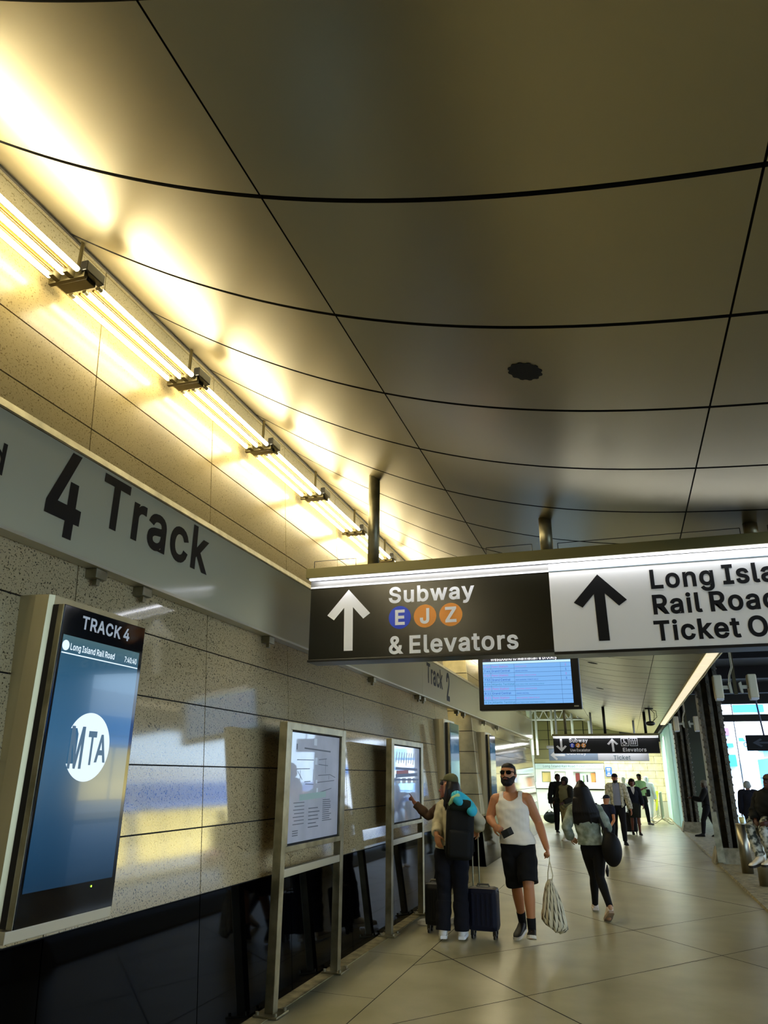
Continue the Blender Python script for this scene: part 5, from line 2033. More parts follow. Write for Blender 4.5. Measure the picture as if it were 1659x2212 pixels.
def cap_on(J, parent, col, k=1.0, turn=0):
    hp = lambda x, y, z: head_pt(J, x, y, z)
    mb = MB()
    rings = []
    for z, fy, by, hw in ((.038, .104, -.108, .085), (.06, .102, -.106, .084), (.09, .088, -.098, .075), (.115, .06, -.075, .055), (.13, .015, -.035, .022)):
        cy, ry = (fy + by) / 2, (fy - by) / 2
        rings.append([hp(hw * math.cos(2 * PI * i / 20), cy + ry * math.sin(2 * PI * i / 20), z) for i in range(20)])
    mb.loft(rings)
    o = part('cap', mb, cm(col, .8), parent, smooth=True)
    mb = MB()
    top, bot = [], []
    out = [(-.07, .085), (-.066, .13), (-.04, .165), (0, .175), (.04, .165), (.066, .13), (.07, .085)]
    mb.loft([[hp(x, y, .046 - .1 * max(0, y - .085)) for x, y in out], [hp(x, y, .040 - .1 * max(0, y - .085)) for x, y in out]])
    bmesh.ops.recalc_face_normals(mb.bm, faces=mb.bm.faces[:])
    part('brim', mb, cm(col, .8), o)
    return o


def eyes(J, parent):
    for s in (-1, 1):
        mb = MB()
        mb.ball(head_pt(J, s * .031, .080, .012), .0105 * J.get('hs', 1), 10, 8)
        e = part('eye', mb, cm('#a89c90', .4), parent, smooth=True)
        mb = MB()
        mb.ball(head_pt(J, s * .031, .0872, .012), .0058 * J.get('hs', 1), 8, 6)
        part('pupil', mb, cm('#15100c', .2), e, smooth=True)
    mb = MB()
    mb.tube([head_pt(J, -.022, .0905, -.058), head_pt(J, 0, .1, -.056), head_pt(J, .022, .0905, -.058)], .006 * J.get('hs', 1), 8)
    part('lips', mb, cm('#8e4c40', .5), parent, smooth=True)


def stand(x, y, h, yaw=0, stride=.0, elL=None, wrL=None, elR=None, wrR=None, lean=0.0, **kw):
    """joints of a standing or walking figure; yaw 0 faces the viewer, arms given as (left, forward, up) shares of height"""
    a = math.radians(yaw)
    F = V((math.sin(a), -math.cos(a), 0))
    Lf = V((math.cos(a), math.sin(a), 0))
    o = V((x, y, 0))
    T = lambda l, f, z: o + Lf * (l * h) + F * (f * h) + V((0, 0, z * h))
    d = lean
    J = dict(h=h, fwd=F, crown=T(0, d * 1.0, 1.0), head=T(0, d, .932), neck=T(0, d * .8, .845), chest=T(0, d * .6, .73), waist=T(0, d * .25, .63), pelvis=T(0, 0, .54))
    for s, q, el, wr, st in (('L', 1, elL, wrL, stride), ('R', -1, elR, wrR, -stride)):
        el = el or (.135, -.01 - st * .25, .635)
        wr = wr or (.145, .035 - st * .3, .49)
        J['sh' + s] = T(.105 * q, d * .75, .815)
        J['el' + s] = T(el[0] * q, el[1], el[2])
        J['wr' + s] = T(wr[0] * q, wr[1], wr[2])
        v = (J['wr' + s] - J['el' + s]).normalized()
        J['ha' + s] = J['wr' + s] + v * .09
        J['hip' + s] = T(.052 * q, 0, .515)
        J['kn' + s] = T(.055 * q, st * .55 + .012, .285 + .01)
        J['an' + s] = T(.055 * q, st - .02, .045 + (.035 if st < -.05 else 0))
        J['to' + s] = T(.06 * q, st + .075, .014)
        J['thumb' + s] = q
    J.update(kw)
    if 'hs' not in J:
        J['hs'] = .96 * (h / 1.76) ** .55
    return J


def figure(J, label, skin, voxel, group=None):
    t = thing('person', label, 'person', ((V(J['anL']) + V(J['anR'])) / 2 * 1.0).to_tuple()[:2] + (0,), group)
    me = body_mesh(J, voxel)
    link('body', me, mottle(mat('skin', skin, .5, spec=.35), skin, skin, 8), t)
    return t, me


def is_in(lab, *names):
    m = np.zeros(len(lab), bool)
    for n_ in names:
        m |= np.char.startswith(lab.astype(str), n_)
    return m
NEAR, FAR = .0065, .012

# ---- man in the white tank top, walking towards the viewer
J = dict(h=1.78, fwd=V((.05, -1, 0)), face=V((-.16, -1, -.02)), crown=(-1.271, 8.74, 1.786), head=(-1.275, 8.72, 1.662), neck=(-1.262, 8.79, 1.468), chest=(-1.258, 8.76, 1.301), waist=(-1.238, 8.76, 1.075), pelvis=(-1.211, 8.76, .945),
         shR=(-1.432, 8.77, 1.40), elR=(-1.512, 8.76, 1.205), wrR=(-1.435, 8.59, 1.135), haR=(-1.345, 8.53, 1.09), shL=(-1.088, 8.77, 1.412), elL=(-.985, 8.85, 1.169), wrL=(-.898, 8.72, .919), haL=(-.872, 8.68, .83),
         hipR=(-1.294, 8.76, .9), knR=(-1.262, 8.83, .519), anR=(-1.239, 9.02, .125), toR=(-1.275, 8.86, .025), hipL=(-1.128, 8.76, .9), knL=(-1.106, 8.64, .545), anL=(-1.098, 8.67, .10), toL=(-1.085, 8.47, .105),
         palmR=V((.2, .9, -.3)), palmL=V((-1, .1, 0)), curlR=.55, curlL=1.05, thumbR=-1, thumbL=1, girth=1.06, shoulder=1.12, arm=1.16, hs=1.04)
man, me = figure(J, 'bearded man in a white tank top, black shorts and sunglasses walking towards the viewer', '#bd7f55', NEAR)
jl = np.array(lateral(J))
jc = np.array(V(J['chest']))
jf = np.array(J['fwd'])


def tank(lab, t, C):
    u = (C - jc) @ jl
    z = C[:, 2]
    fr = (C - jc) @ jf > 0
    tor = is_in(lab, 'torso') | (is_in(lab, 'thigh') & (z > .9)) | (is_in(lab, 'arm', 'neck') & (np.abs(u) < .15))
    au = np.abs(u)
    neckline = np.where(fr, 1.385 + 6.0 * u * u, 1.44 + 2 * u * u)
    hole = au > np.clip(.128 + (1.375 - z) * 1.2, .128, .5)
    return tor & (z > .95) & (z < 1.49) & ~((z > neckline) & (au < .082)) & ~hole


shell('tank_top', me, J, tank, lambda l, t, P: .010 + .014 * np.clip((1.08 - P[:, 2]) / .08, 0, 1), cm('#f3ead6', .8), man, None, .0022, 26)
shell('shorts', me, J, lambda l, t, C: (is_in(l, 'torso') & (C[:, 2] < .985)) | (is_in(l, 'thigh') & (t < np.where(l == 'thighR', .97, .88))),
      lambda l, t, P: .014 + .034 * np.where(is_in(l, 'thigh'), np.clip(t, 0, 1) ** .8, 0), cm('#0b0b0c', .9), man, None, .004, 22, .02)
for s in 'LR':
    shell('sock', me, J, lambda l, t, C: ((l == 'shin' + s) & (t > .66)) | ((l == 'foot' + s) & (t < .3)), .005, cm('#0e0e10', .9), man)
    shoe(man, J['an' + s], J['to' + s], '#151310', '#d9d2bf', 1.0, 1.02)
hair_shell(J, me, man, '#0d0a08', lambda x, y, z, l: ((z > .062) & (y < .105)) | ((z > .0) & (y < .02) & ~((np.abs(x) > .078) & (z < .04))) | ((z > -.07) & (y < -.045)), .006)
hair_shell(J, me, man, '#120c09', lambda x, y, z, l: (z > -.2) & (y > .0) & (z > -.14 - 1.2 * (y > .03)) & ((z < -.056 + 1.15 * np.clip(np.abs(x) - .034, 0, .05)) | ((np.abs(x) < .034) & (z < -.034) & (y > .085) & ~((z > -.045) & (np.abs(x) < .016)))),
           lambda l, t, P: np.full(len(P), .010), 'beard', .002)
mb = MB()
mb.tube([head_pt(J, -.02, .101, -.058), head_pt(J, 0, .112, -.057), head_pt(J, .02, .101, -.058)], .006, 8)
part('lips', mb, cm('#7d4336', .5), man, smooth=True)
hp = lambda *a: head_pt(J, *a)
gl = part('sunglasses', MB().tube([hp(-.075, .06, .022), hp(-.03, .104, .026), hp(.03, .104, .026), hp(.075, .06, .022)], .0035, 6), 'black', man)
for s in (-1, 1):
    mb = MB()
    R = [[hp(s * (.034 + (.029 + g) * math.cos(2 * PI * i / 20)), .1 + dy - .012 * abs(math.cos(2 * PI * i / 20)) * (math.cos(2 * PI * i / 20) > 0), .010 + (.022 + g) * math.sin(2 * PI * i / 20)) for i in range(20)] for g, dy in ((0, .0), (.001, .004), (0, .007))]
    mb.loft(R)
    part('lens', mb, cm('#060606', .15), gl)
    mb = MB()
    mb.tube([hp(s * .07, .07, .022), hp(s * .082, -.01, .02)], .003, 6)
    part('temple', mb, 'black', gl)
ph = thing('mobile_phone', 'dark mobile phone in the right hand of the man in the white tank top', 'phone', (-1.29, 8.5, 1.06))
T_ = Matrix.Translation(V((-1.285, 8.507, 1.075))) @ Matrix.Rotation(-.45, 4, 'Y') @ Matrix.Rotation(.15, 4, 'Z')
part('case', MB().box((-.062, -.005, -.038), (.062, .006, .038), .004, T_), 'black', ph)
part('camera_bump', MB().box((.012, -.009, -.026), (.056, -.004, .03), .002, T_), cm('#3a3a3c', .3), ph)

bag = thing('string_bag', 'cream bag with dark stripes hanging from the hand of the man in shorts', 'bag', (-.87, 8.68, .15))
M['bag_stripe'] = mat('striped_canvas', '#d9cfae', .85)
bm_ = M['bag_stripe']
b = bm_.node_tree.nodes['Principled BSDF']
uvn = N(bm_, 'ShaderNodeAttribute', attribute_name='stripe')
rmp = N(bm_, 'ShaderNodeValToRGB')
rmp.color_ramp.interpolation = 'CONSTANT'
rmp.color_ramp.elements[0].color = lin('#ddd3b2')
rmp.color_ramp.elements[1].position = .64
rmp.color_ramp.elements[1].color = lin('#4d452f')
L(bm_, uvn.outputs['Fac'], rmp.inputs[0])
L(bm_, rmp.outputs[0], b.inputs['Base Color'])
prof = [(.615, -.885, .022, .018), (.57, -.884, .045, .03), (.52, -.882, .062, .04), (.44, -.878, .085, .055), (.35, -.872, .105, .066), (.26, -.866, .125, .075), (.2, -.862, .128, .078), (.165, -.86, .10, .065), (.145, -.862, .05, .04)]
SEG = 96
mb = MB()
rings = []
for z, cx, rx, ry in prof:
    R = []
    for i in range(SEG):
        a = 2 * PI * i / SEG
        q = 1 + .055 * math.sin(a * 12) * (1 if z < .6 else .4)
        R.append(V((cx + rx * q * math.cos(a), 8.69 + ry * q * math.sin(a), z + .012 * math.sin(a * 3 + z * 20) - (.03 * math.cos(a) if z < .3 else 0))))
    rings.append(R)
mb.loft(rings)
bo = part('body', mb, 'bag_stripe', bag, smooth=True)
at = bo.data.attributes.new('stripe', 'FLOAT', 'POINT')
at.data.foreach_set('value', [((i % SEG) * 15 / SEG + (i // SEG) * .28) % 1.0 for i in range(len(bo.data.vertices))])
for s in (-1, 1):
    mb = MB()
    mb.tube([(-.885 + s * .02, 8.69, .60), (-.882 + s * .032, 8.69, .66) if s > 0 else (-.90, 8.69, .68), (-.874, 8.69, .80), (-.872, 8.69, .845)], .006, 6)
    part('cord', mb, cm('#cfc5a3', .9), bag)

# ---- woman with the backpack, seen from behind
J = dict(h=1.66, fwd=V((-.18, 1, 0)), face=V((-.75, .66, 0)), crown=(-1.915, 8.62, 1.665), head=(-1.925, 8.62, 1.553), neck=(-1.885, 8.62, 1.385), chest=(-1.872, 8.62, 1.215), waist=(-1.905, 8.62, 1.0), pelvis=(-1.93, 8.62, .86),
         shL=(-2.015, 8.63, 1.325), elL=(-2.07, 8.53, 1.125), wrL=(-2.045, 8.40, 1.03), haL=(-2.02, 8.40, .945), shR=(-1.725, 8.62, 1.32), elR=(-1.60, 8.62, 1.16), wrR=(-1.665, 8.78, 1.07), haR=(-1.72, 8.87, 1.03),
         hipL=(-2.015, 8.62, .82), knL=(-2.02, 8.62, .44), anL=(-2.025, 8.55, .085), toL=(-2.07, 8.74, .03), hipR=(-1.85, 8.62, .82), knR=(-1.84, 8.62, .44), anR=(-1.83, 8.58, .085), toR=(-1.845, 8.78, .03),
         palmL=V((.2, 1, 0)), thumbL=1, thumbR=-1, curlL=.2, curlR=.8, girth=1.0, hs=.95)
wom, me = figure(J, 'woman in a dark cap and beige shirt wearing a black backpack, hand on hip', '#c98f66', NEAR)
shell('shirt', me, J, lambda l, t, C: is_in(l, 'torso', 'arm') & (C[:, 2] > .885) | (is_in(l, 'fore') & (t < .85)) | (is_in(l, 'neck') & (t < .25)), lambda l, t, P: .024 + .012 * np.clip((1.0 - P[:, 2]) / .12, 0, 1), cm('#c9bf9f', .85), wom, None, .007, 24, .02)
shell('trousers', me, J, lambda l, t, C: (is_in(l, 'torso') & (C[:, 2] < .96)) | is_in(l, 'thigh') | (is_in(l, 'shin') & (t < .96)), lambda l, t, P: .026 + .022 * np.where(is_in(l, 'shin'), t, 0), cm('#0a0b14', .9), wom, None, .004, 20, .02)
for s in 'LR':
    shoe(wom, J['an' + s], J['to' + s], '#efece4', '#f4f2ec', 1.0, 1.05)
cap_on(J, wom, '#5d5c3c')
eyes(J, wom)
mb = MB()
hp = lambda *a: head_pt(J, *a)
mb.tube([hp(0, -.03, .04), hp(0, -.045, .0), hp(0, -.06, -.06), hp(.0, -.05, -.14), hp(.0, -.06, -.235), hp(0, -.07, -.27)], [(.07, .06), (.084, .07), (.096, .075), (.105, .07), (.115, .06), (.09, .035)], 28, side=head_frame(J)[2])
for k in range(9):
    a = -.09 + .0225 * k
    mb.tube([hp(a, -.11 + 3 * a * a, -.05), hp(a * 1.15, -.115 + 3 * a * a, -.2), hp(a * 1.2, -.1 + 3 * a * a, -.285 + .02 * (k % 3))], [.016, .016, .007], 8)
o = link('hair', remesh(mb, .009, 3, 'hair'), cm('#1b140c', .5), wom)
bp_ = thing('backpack', 'large black backpack on the back of the woman in the beige shirt', 'backpack', (-1.82, 8.4, .8))
mb = MB()
T_ = Matrix.Translation(V((-1.775, 8.36, 1.085))) @ Matrix.Rotation(.18, 4, 'Z') @ Matrix.Rotation(.06, 4, 'Y')
mb.box((-.15, -.11, -.28), (.15, .13, .28), .07, T_)
part('main_bag', mb, cm('#0b0c0a', .8), bp_, smooth=True)
part('front_pocket', MB().box((-.115, -.16, -.25), (.115, -.08, .02), .035, T_), cm('#0e0f0d', .8), bp_, smooth=True)
part('top_pocket', MB().box((-.12, -.13, .2), (.12, .06, .325), .045, T_), cm('#161a10', .8), bp_, smooth=True)
for s in (-1, 1):
    mb = MB()
    pts = [T_ @ V((s * .1, .12, .24)), V((-1.87 + s * .105, 8.52, 1.415)), V((-1.872 + s * .11, 8.72, 1.40)), V((-1.872 + s * .12, 8.79, 1.25)), V((-1.88 + s * .15, 8.7, 1.05)), T_ @ V((s * .14, .12, -.2))]
    mb.tube(pts, [(.028, .009)] * 6, 10, side=(1, 0, 0))
    part('strap', mb, cm('#12140e', .8), bp_)
pil = thing('neck_pillow', 'turquoise neck pillow strapped on top of the black backpack', 'pillow', (-1.75, 8.3, 1.36))
mb = MB()
pts = []
for i in range(15):
    a = math.radians(-25 + 265 * i / 14)
    pts.append((-1.70 + .088 * math.cos(a), 8.27 + .075 * math.sin(a), 1.365 - .075 * math.cos(a) + .015 * math.sin(a)))
mb.tube(pts, [.047 + .014 * math.sin(PI * i / 14) for i in range(15)], 14)
part('cushion', mb, cm('#35b6cf', .7), pil, smooth=True)
mb = MB()
mb.tube([(-1.85, 8.25, 1.36), (-1.81, 8.2, 1.42), (-1.75, 8.2, 1.45)], .022, 10)
part('lining', mb, cm('#b9d99a', .8), pil, smooth=True)

# ---- person behind her, pointing at the map
J = stand(-2.13, 9.36, 1.6, yaw=-92, stride=.09, elR=(.14, .03, .63), wrR=(.14, .1, .5))
J.update(shR=V((-2.2, 9.46, 1.3)), shL=V((-2.16, 9.24, 1.3)), elL=V((-2.352, 9.25, 1.185)), wrL=V((-2.53, 9.25, 1.34)), haL=V((-2.57, 9.25, 1.41)), palmL=V((-.5, 0, -.7)), thumbL=-1, point='L', curlL=.3)
ptr, me = figure(J, 'person in a brown jacket behind the backpack woman, arm raised pointing at the map', '#9a5f40', NEAR + .0015)
shell('jacket', me, J, lambda l, t, C: is_in(l, 'torso', 'arm') & (C[:, 2] > .8) | (is_in(l, 'fore') & (t < .9)), .02, cm('#4b3623', .85), ptr, None, .006, 26, .02)
shell('trousers', me, J, lambda l, t, C: (is_in(l, 'torso') & (C[:, 2] < .92)) | is_in(l, 'thigh') | (is_in(l, 'shin') & (t < .92)), .018, cm('#0c0e12', .9), ptr, None, .003, 20)
for s in 'LR':
    shoe(ptr, J['an' + s], J['to' + s], '#ecebe6', '#f4f2ec', 1.0, 1.05)
hair_shell(J, me, ptr, '#15100c', lambda x, y, z, l: ((z > .055)) | ((z > -.06) & (y < .0)), .02)
eyes(J, ptr)


def suitcase(x, y, yaw, w_, d_, h, col, label, handle=.0, name='suitcase'):
    t = thing(name, label, 'suitcase', (x, y, 0))
    T_ = Matrix.Translation(V((x, y, 0))) @ Matrix.Rotation(math.radians(yaw), 4, 'Z')
    z0 = .075
    part('shell', MB().box((-w_ / 2, -d_ / 2, z0), (w_ / 2, d_ / 2, z0 + h), .05, T_), cm(col, .55), t, smooth=False)
    mb = MB()
    n_ = 5
    for k in range(n_):
        u = -w_ / 2 + .06 + (w_ - .12) * k / (n_ - 1)
        mb.box((u - .012, -d_ / 2 - .006, z0 + .06), (u + .012, -d_ / 2 + .01, z0 + h - .06), .004, T_)
    part('front_ribs', mb, cm(col, .55), t)
    mb = MB()
    mb.box((-w_ / 2 - .004, -.008, z0 + .04), (w_ / 2 + .004, .008, z0 + h - .03), .003, T_)
    part('zip_band', mb, cm('#1c1f26', .5), t)
    for sx in (-1, 1):
        for sy in (-1, 1):
            mb = MB()
            c = T_ @ V((sx * (w_ / 2 - .045), sy * (d_ / 2 - .045), 0))
            e = T_ @ V((sx * (w_ / 2 - .045) + .022, sy * (d_ / 2 - .045), 0)) - c
            mb.cyl(c - e * .5 + V((0, 0, .03)), c + e * .5 + V((0, 0, .03)), .03, seg=14)
            wh = part('wheel', mb, 'black', t)
            mb = MB()
            mb.box((sx * (w_ / 2 - .045) - .018, sy * (d_ / 2 - .045) - .022, .035), (sx * (w_ / 2 - .045) + .018, sy * (d_ / 2 - .045) + .022, z0 + .012), .005, T_)
            part('fork', mb, 'black', wh)
    mb = MB()
    mb.tube([T_ @ V((-.07, 0, z0 + h - .005)), T_ @ V((-.06, 0, z0 + h + .022)), T_ @ V((.06, 0, z0 + h + .022)), T_ @ V((.07, 0, z0 + h - .005))], .011, 8)
    part('grab_handle', mb, cm('#6d6552', .6), t)
    if handle:
        mb = MB()
        for sx in (-.035, .035):
            mb.cyl(T_ @ V((sx - .09, d_ / 2 - .03, z0 + h - .01)), T_ @ V((sx - .09, d_ / 2 - .03, handle)), .008, seg=8)
        mb.box((-.145, d_ / 2 - .042, handle - .01), (-.035, d_ / 2 - .018, handle + .022), .008, T_)
        part('pull_handle', mb, 'steel_dull', t)
    return t


suitcase(-1.63, 8.83, 0, .33, .22, .425, '#0c1024', 'navy suitcase with raised pull handle right of the woman with the backpack', 1.0)
suitcase(-2.19, 8.95, 0, .24, .22, .43, '#08090b', 'black suitcase standing left of the woman with the backpack, half hidden', 0)

# ---- woman in the denim jacket walking away
J = dict(h=1.58, fwd=V((.05, 1, 0)), face=V((-.1, 1, 0)), crown=(-.59, 10.5, 1.565), head=(-.588, 10.5, 1.452), neck=(-.565, 10.5, 1.30), chest=(-.555, 10.5, 1.12), waist=(-.525, 10.5, .92), pelvis=(-.50, 10.5, .80),
         shL=(-.705, 10.5, 1.235), elL=(-.81, 10.42, 1.02), wrL=(-.765, 10.6, .90), haL=(-.735, 10.68, .86), shR=(-.40, 10.5, 1.24), elR=(-.30, 10.47, 1.05), wrR=(-.325, 10.65, .92), haR=(-.35, 10.73, .88),
         hipL=(-.565, 10.5, .765), knL=(-.525, 10.72, .435), anL=(-.55, 10.93, .08), toL=(-.565, 11.12, .02), hipR=(-.43, 10.5, .765), knR=(-.438, 10.42, .46), anR=(-.338, 10.13, .175), toR=(-.372, 10.24, .03),
         thumbL=1, thumbR=-1, girth=.96, hs=.93)
den, me = figure(J, 'woman with long dark hair in a pale denim jacket and black leggings walking away', '#c9976f', NEAR)
shell('denim_jacket', me, J, lambda l, t, C: (is_in(l, 'torso', 'arm') & (C[:, 2] > .83)) | (is_in(l, 'fore') & (t < .93)) | (is_in(l, 'neck') & (t < .3)), lambda l, t, P: .027 + .016 * np.clip((.95 - P[:, 2]) / .12, 0, 1), mottle(mat('pale_denim', '#8f9a8c', .85), '#76836f', '#a9b3a2', 14, 4), den, None, .006, 24, .02)
shell('leggings', me, J, lambda l, t, C: (is_in(l, 'torso') & (C[:, 2] < .9)) | is_in(l, 'thigh') | (is_in(l, 'shin') & (t < .97)), .008, cm('#0a0a0b', .85), den)
for s in 'LR':
    shoe(den, J['an' + s], J['to' + s], '#f0e2d6', '#a8937f' if s == 'R' else '#d9cfc4', .94, 1.05)
eyes(J, den)
hp = lambda *a: head_pt(J, *a)
mb = MB()
mb.tube([hp(0, -.02, .105), hp(0, -.03, .06), hp(.01, -.045, -.03), hp(.02, -.06, -.13), hp(.03, -.075, -.24), hp(.05, -.085, -.34), hp(.06, -.085, -.39)], [(.06, .06), (.098, .105), (.118, .105), (.135, .095), (.165, .085), (.19, .065), (.15, .04)], 32, side=head_frame(J)[2])
for k in range(11):
    a = -.16 + .032 * k
    mb.tube([hp(a * .7, -.13 + 1.2 * a * a, -.08), hp(.03 + a, -.15 + 1.6 * a * a, -.25), hp(.05 + a * 1.15, -.13 + 1.6 * a * a, -.40 + .03 * (k % 3))], [.022, .024, .009], 8)
link('hair', remesh(mb, .009, 3, 'hair'), cm('#0e0a08', .5), den)
tb = thing('shoulder_bag', 'big round black shoulder bag at the right side of the woman in denim', 'bag', (-.25, 10.4, .6))
mb = MB()
mb.ball((-.262, 10.36, .79), (.125, .10, .20), 22, 14)
mb.tube([(-.30, 10.38, .9), (-.31, 10.38, 1.02)], [.07, .03], 12)
link('bag_body', remesh(mb, .012, 4, 'bag_body'), cm('#0b0908', .6), tb)
mb = MB()
mb.tube([(-.32, 10.35, .98), (-.40, 10.42, 1.2), (-.415, 10.48, 1.325), (-.41, 10.58, 1.29), (-.36, 10.6, 1.1), (-.29, 10.46, .96)], [(.018, .006)] * 6, 8, side=(1, .2, 0))
part('strap', mb, cm('#0b0908', .6), tb)
mb = MB()
mb.tube([(-.335, 10.3, .62), (-.34, 10.29, .56), (-.34, 10.29, .50)], [.006, .022, .012], 8)
part('tassel', mb, cm('#0b0908', .6), tb)

# ---- child in a cap
J = stand(-.46, 17.4, 1.27, yaw=-40, stride=.02, elL=(.15, .03, .62), wrL=(.16, .14, .52), elR=(.15, .09, .72), wrR=(.12, .22, .80))
ch, me = figure(J, 'child in a dark blue cap and navy shirt walking beyond the black shoulder bag', '#c98455', FAR)
shell('tee_shirt', me, J, lambda l, t, C: (is_in(l, 'torso') & (C[:, 2] > .58)) | (is_in(l, 'arm') & (t < .55)), .018, cm('#141a30', .85), ch, None, .004, 26)
shell('trousers', me, J, lambda l, t, C: (is_in(l, 'torso') & (C[:, 2] < .66)) | is_in(l, 'thigh') | (is_in(l, 'shin') & (t < .9)), .018, cm('#0f1116', .9), ch)
for s in 'LR':
    shoe(ch, J['an' + s], J['to' + s], '#e9e2dc', '#c9c2ba', .85, 1.0)
cap_on(J, ch, '#0f1322')
eyes(J, ch)

# ---- man in the pale plaid jacket
J = stand(-.30, 21.25, 1.73, yaw=8, stride=.10, elL=(.16, .0, .63), wrL=(.185, .05, .48))
fm, me = figure(J, 'man in a black cap and open pale plaid jacket over a grey shirt', '#a86a48', FAR)
shell('grey_shirt', me, J, lambda l, t, C: is_in(l, 'torso') & (C[:, 2] > .93), .012, cm('#8d93a2', .85), fm)
u0 = np.array(V(J['chest']))
u1 = np.array(lateral(J))
u2 = np.array(J['fwd'])
shell('plaid_jacket', me, J, lambda l, t, C: ((is_in(l, 'torso') & (C[:, 2] > .82) & ~((np.abs((C - u0) @ u1) < .085) & ((C - u0) @ u2 > 0))) | is_in(l, 'arm') | (is_in(l, 'fore') & (t < .95))), .035, mottle(mat('plaid', '#b9b496', .85), '#8f8b70', '#d8d3b6', 22, 2), fm, None, .006, 22)
shell('trousers', me, J, lambda l, t, C: (is_in(l, 'torso') & (C[:, 2] < .95)) | is_in(l, 'thigh') | (is_in(l, 'shin') & (t < .95)), .02, cm('#0b0d12', .9), fm)
for s in 'LR':
    shoe(fm, J['an' + s], J['to' + s], '#0c0c0c', '#15120f')
cap_on(J, fm, '#0b0b0c')
eyes(J, fm)
hair_shell(J, me, fm, '#1a120d', lambda x, y, z, l: (z < -.05) & (z > -.2) & (y > .02), .01, 'beard')

# ---- woman in the dark cardigan with a rolling case
J = stand(.135, 24.85, 1.58, yaw=10, stride=.06, elL=(.15, .0, .63), wrL=(.15, .1, .53), elR=(.16, -.03, .63), wrR=(.17, -.08, .5))
cw, me = figure(J, 'woman in a dark cardigan and skirt pulling a black case towards the viewer', '#6b3a2a', FAR)
shell('blouse', me, J, lambda l, t, C: is_in(l, 'torso') & (C[:, 2] > 1.1), .012, cm('#e6dccb', .85), cw)
u0b, u1b, u2b = np.array(V(J['chest'])), np.array(lateral(J)), np.array(J['fwd'])
shell('cardigan', me, J, lambda l, t, C: ((is_in(l, 'torso') & (C[:, 2] > .78) & ~((np.abs((C - u0b) @ u1b) < .05 * np.clip((C[:, 2] - 1.12) / .15, 0, 1)) & ((C - u0b) @ u2b > 0))) | is_in(l, 'arm') | (is_in(l, 'fore') & (t < .95))), .028, cm('#0d0f1a', .85), cw, None, .004, 22)
k_ = J['h']
P_ = V(J['pelvis'])
mb = MB()
mb.tube([P_ + V((0, 0, .08)), P_, P_ + V((0, 0, -.15)), P_ + V((.0, -.01, -.36))], [(.16, .12), (.185, .14), (.19, .15), (.17, .14)], 20, side=lateral(J), caps=False)
part('skirt', mb, cm('#1f2016', .9), cw, smooth=True)
for s in 'LR':
    shoe(cw, J['an' + s], J['to' + s], '#16100e', '#16100e', .85, .95)
hair_shell(J, me, cw, '#1c0f0a', lambda x, y, z, l: (z > .045) | ((z > -.08) & (y < .0)), .028, 'hair', .006)
eyes(J, cw)
suitcase(-.02, 25.25, 0, .40, .25, .55, '#0a0c0c', 'black rolling case beside the woman in the dark cardigan', 1.0)

# ---- man in the cap and green shirt, person in white behind him
J = stand(.44, 30.2, 1.76, yaw=35, stride=.13, elR=(.14, .1, .66), wrR=(.1, .28, .72))
gm, me = figure(J, 'man in a black cap and pale green shirt beyond the woman in the cardigan', '#5a3424', FAR)
shell('shirt', me, J, lambda l, t, C: (is_in(l, 'torso') & (C[:, 2] > .95)) | is_in(l, 'arm'), .02, cm('#bcd6a0', .85), gm)
shell('trousers', me, J, lambda l, t, C: (is_in(l, 'torso') & (C[:, 2] < 1.0)) | is_in(l, 'thigh') | (is_in(l, 'shin') & (t < .95)), .022, cm('#0b0d16', .9), gm)
for s in 'LR':
    shoe(gm, J['an' + s], J['to' + s], '#0c0c0c', '#15120f')
cap_on(J, gm, '#0b0d0c')
eyes(J, gm)
J = stand(.74, 32.3, 1.66, yaw=165, stride=.10)
wp_, me = figure(J, 'person in a white hooded top and white trousers with a black bag, seen from behind', '#c79a78', FAR)
shell('hooded_top', me, J, lambda l, t, C: (is_in(l, 'torso') & (C[:, 2] > .86)) | is_in(l, 'arm') | (is_in(l, 'fore') & (t < .95)) | is_in(l, 'neck'), .04, cm('#eef0f6', .85), wp_, None, .006, 20)
shell('trousers', me, J, lambda l, t, C: (is_in(l, 'torso') & (C[:, 2] < .95)) | is_in(l, 'thigh') | (is_in(l, 'shin') & (t < .95)), .03, cm('#e8ebf2', .85), wp_)
for s in 'LR':
    shoe(wp_, J['an' + s], J['to' + s], '#efefef', '#dddddd')
hair_shell(J, me, wp_, '#e6e8ee', lambda x, y, z, l: (z > .03) | ((z > -.12) & (y < .02)), .02, 'hood')
eyes(J, wp_)
bb = thing('cross_body_bag', 'black bag on the back of the person in white', 'bag', (.68, 32.05, 1.0))
part('pouch', MB().box((.56, 31.98, .93), (.83, 32.16, 1.2), .05), cm('#10131a', .8), bb, smooth=True)
mb = MB()
mb.tube([(.6, 32.1, 1.17), (.66, 32.16, 1.36), (.75, 32.27, 1.46), (.86, 32.33, 1.3)], [(.02, .008)] * 4, 8, side=(0, 1, 0))
part('strap', mb, cm('#10131a', .8), bb)
J = stand(-.13, 31.0, 1.63, yaw=150, stride=.06)
gh, me = figure(J, 'person all in white standing behind the man in the plaid jacket', '#c79a78', FAR)
shell('white_top', me, J, lambda l, t, C: (is_in(l, 'torso') & (C[:, 2] > .84)) | is_in(l, 'arm') | (is_in(l, 'fore') & (t < .95)) | is_in(l, 'neck'), .03, cm('#f2f4f4', .85), gh)
shell('trousers', me, J, lambda l, t, C: (is_in(l, 'torso') & (C[:, 2] < .95)) | is_in(l, 'thigh') | (is_in(l, 'shin') & (t < .95)), .02, cm('#d9dde0', .85), gh)
for s in 'LR':
    shoe(gh, J['an' + s], J['to' + s], '#efefef', '#dddddd')
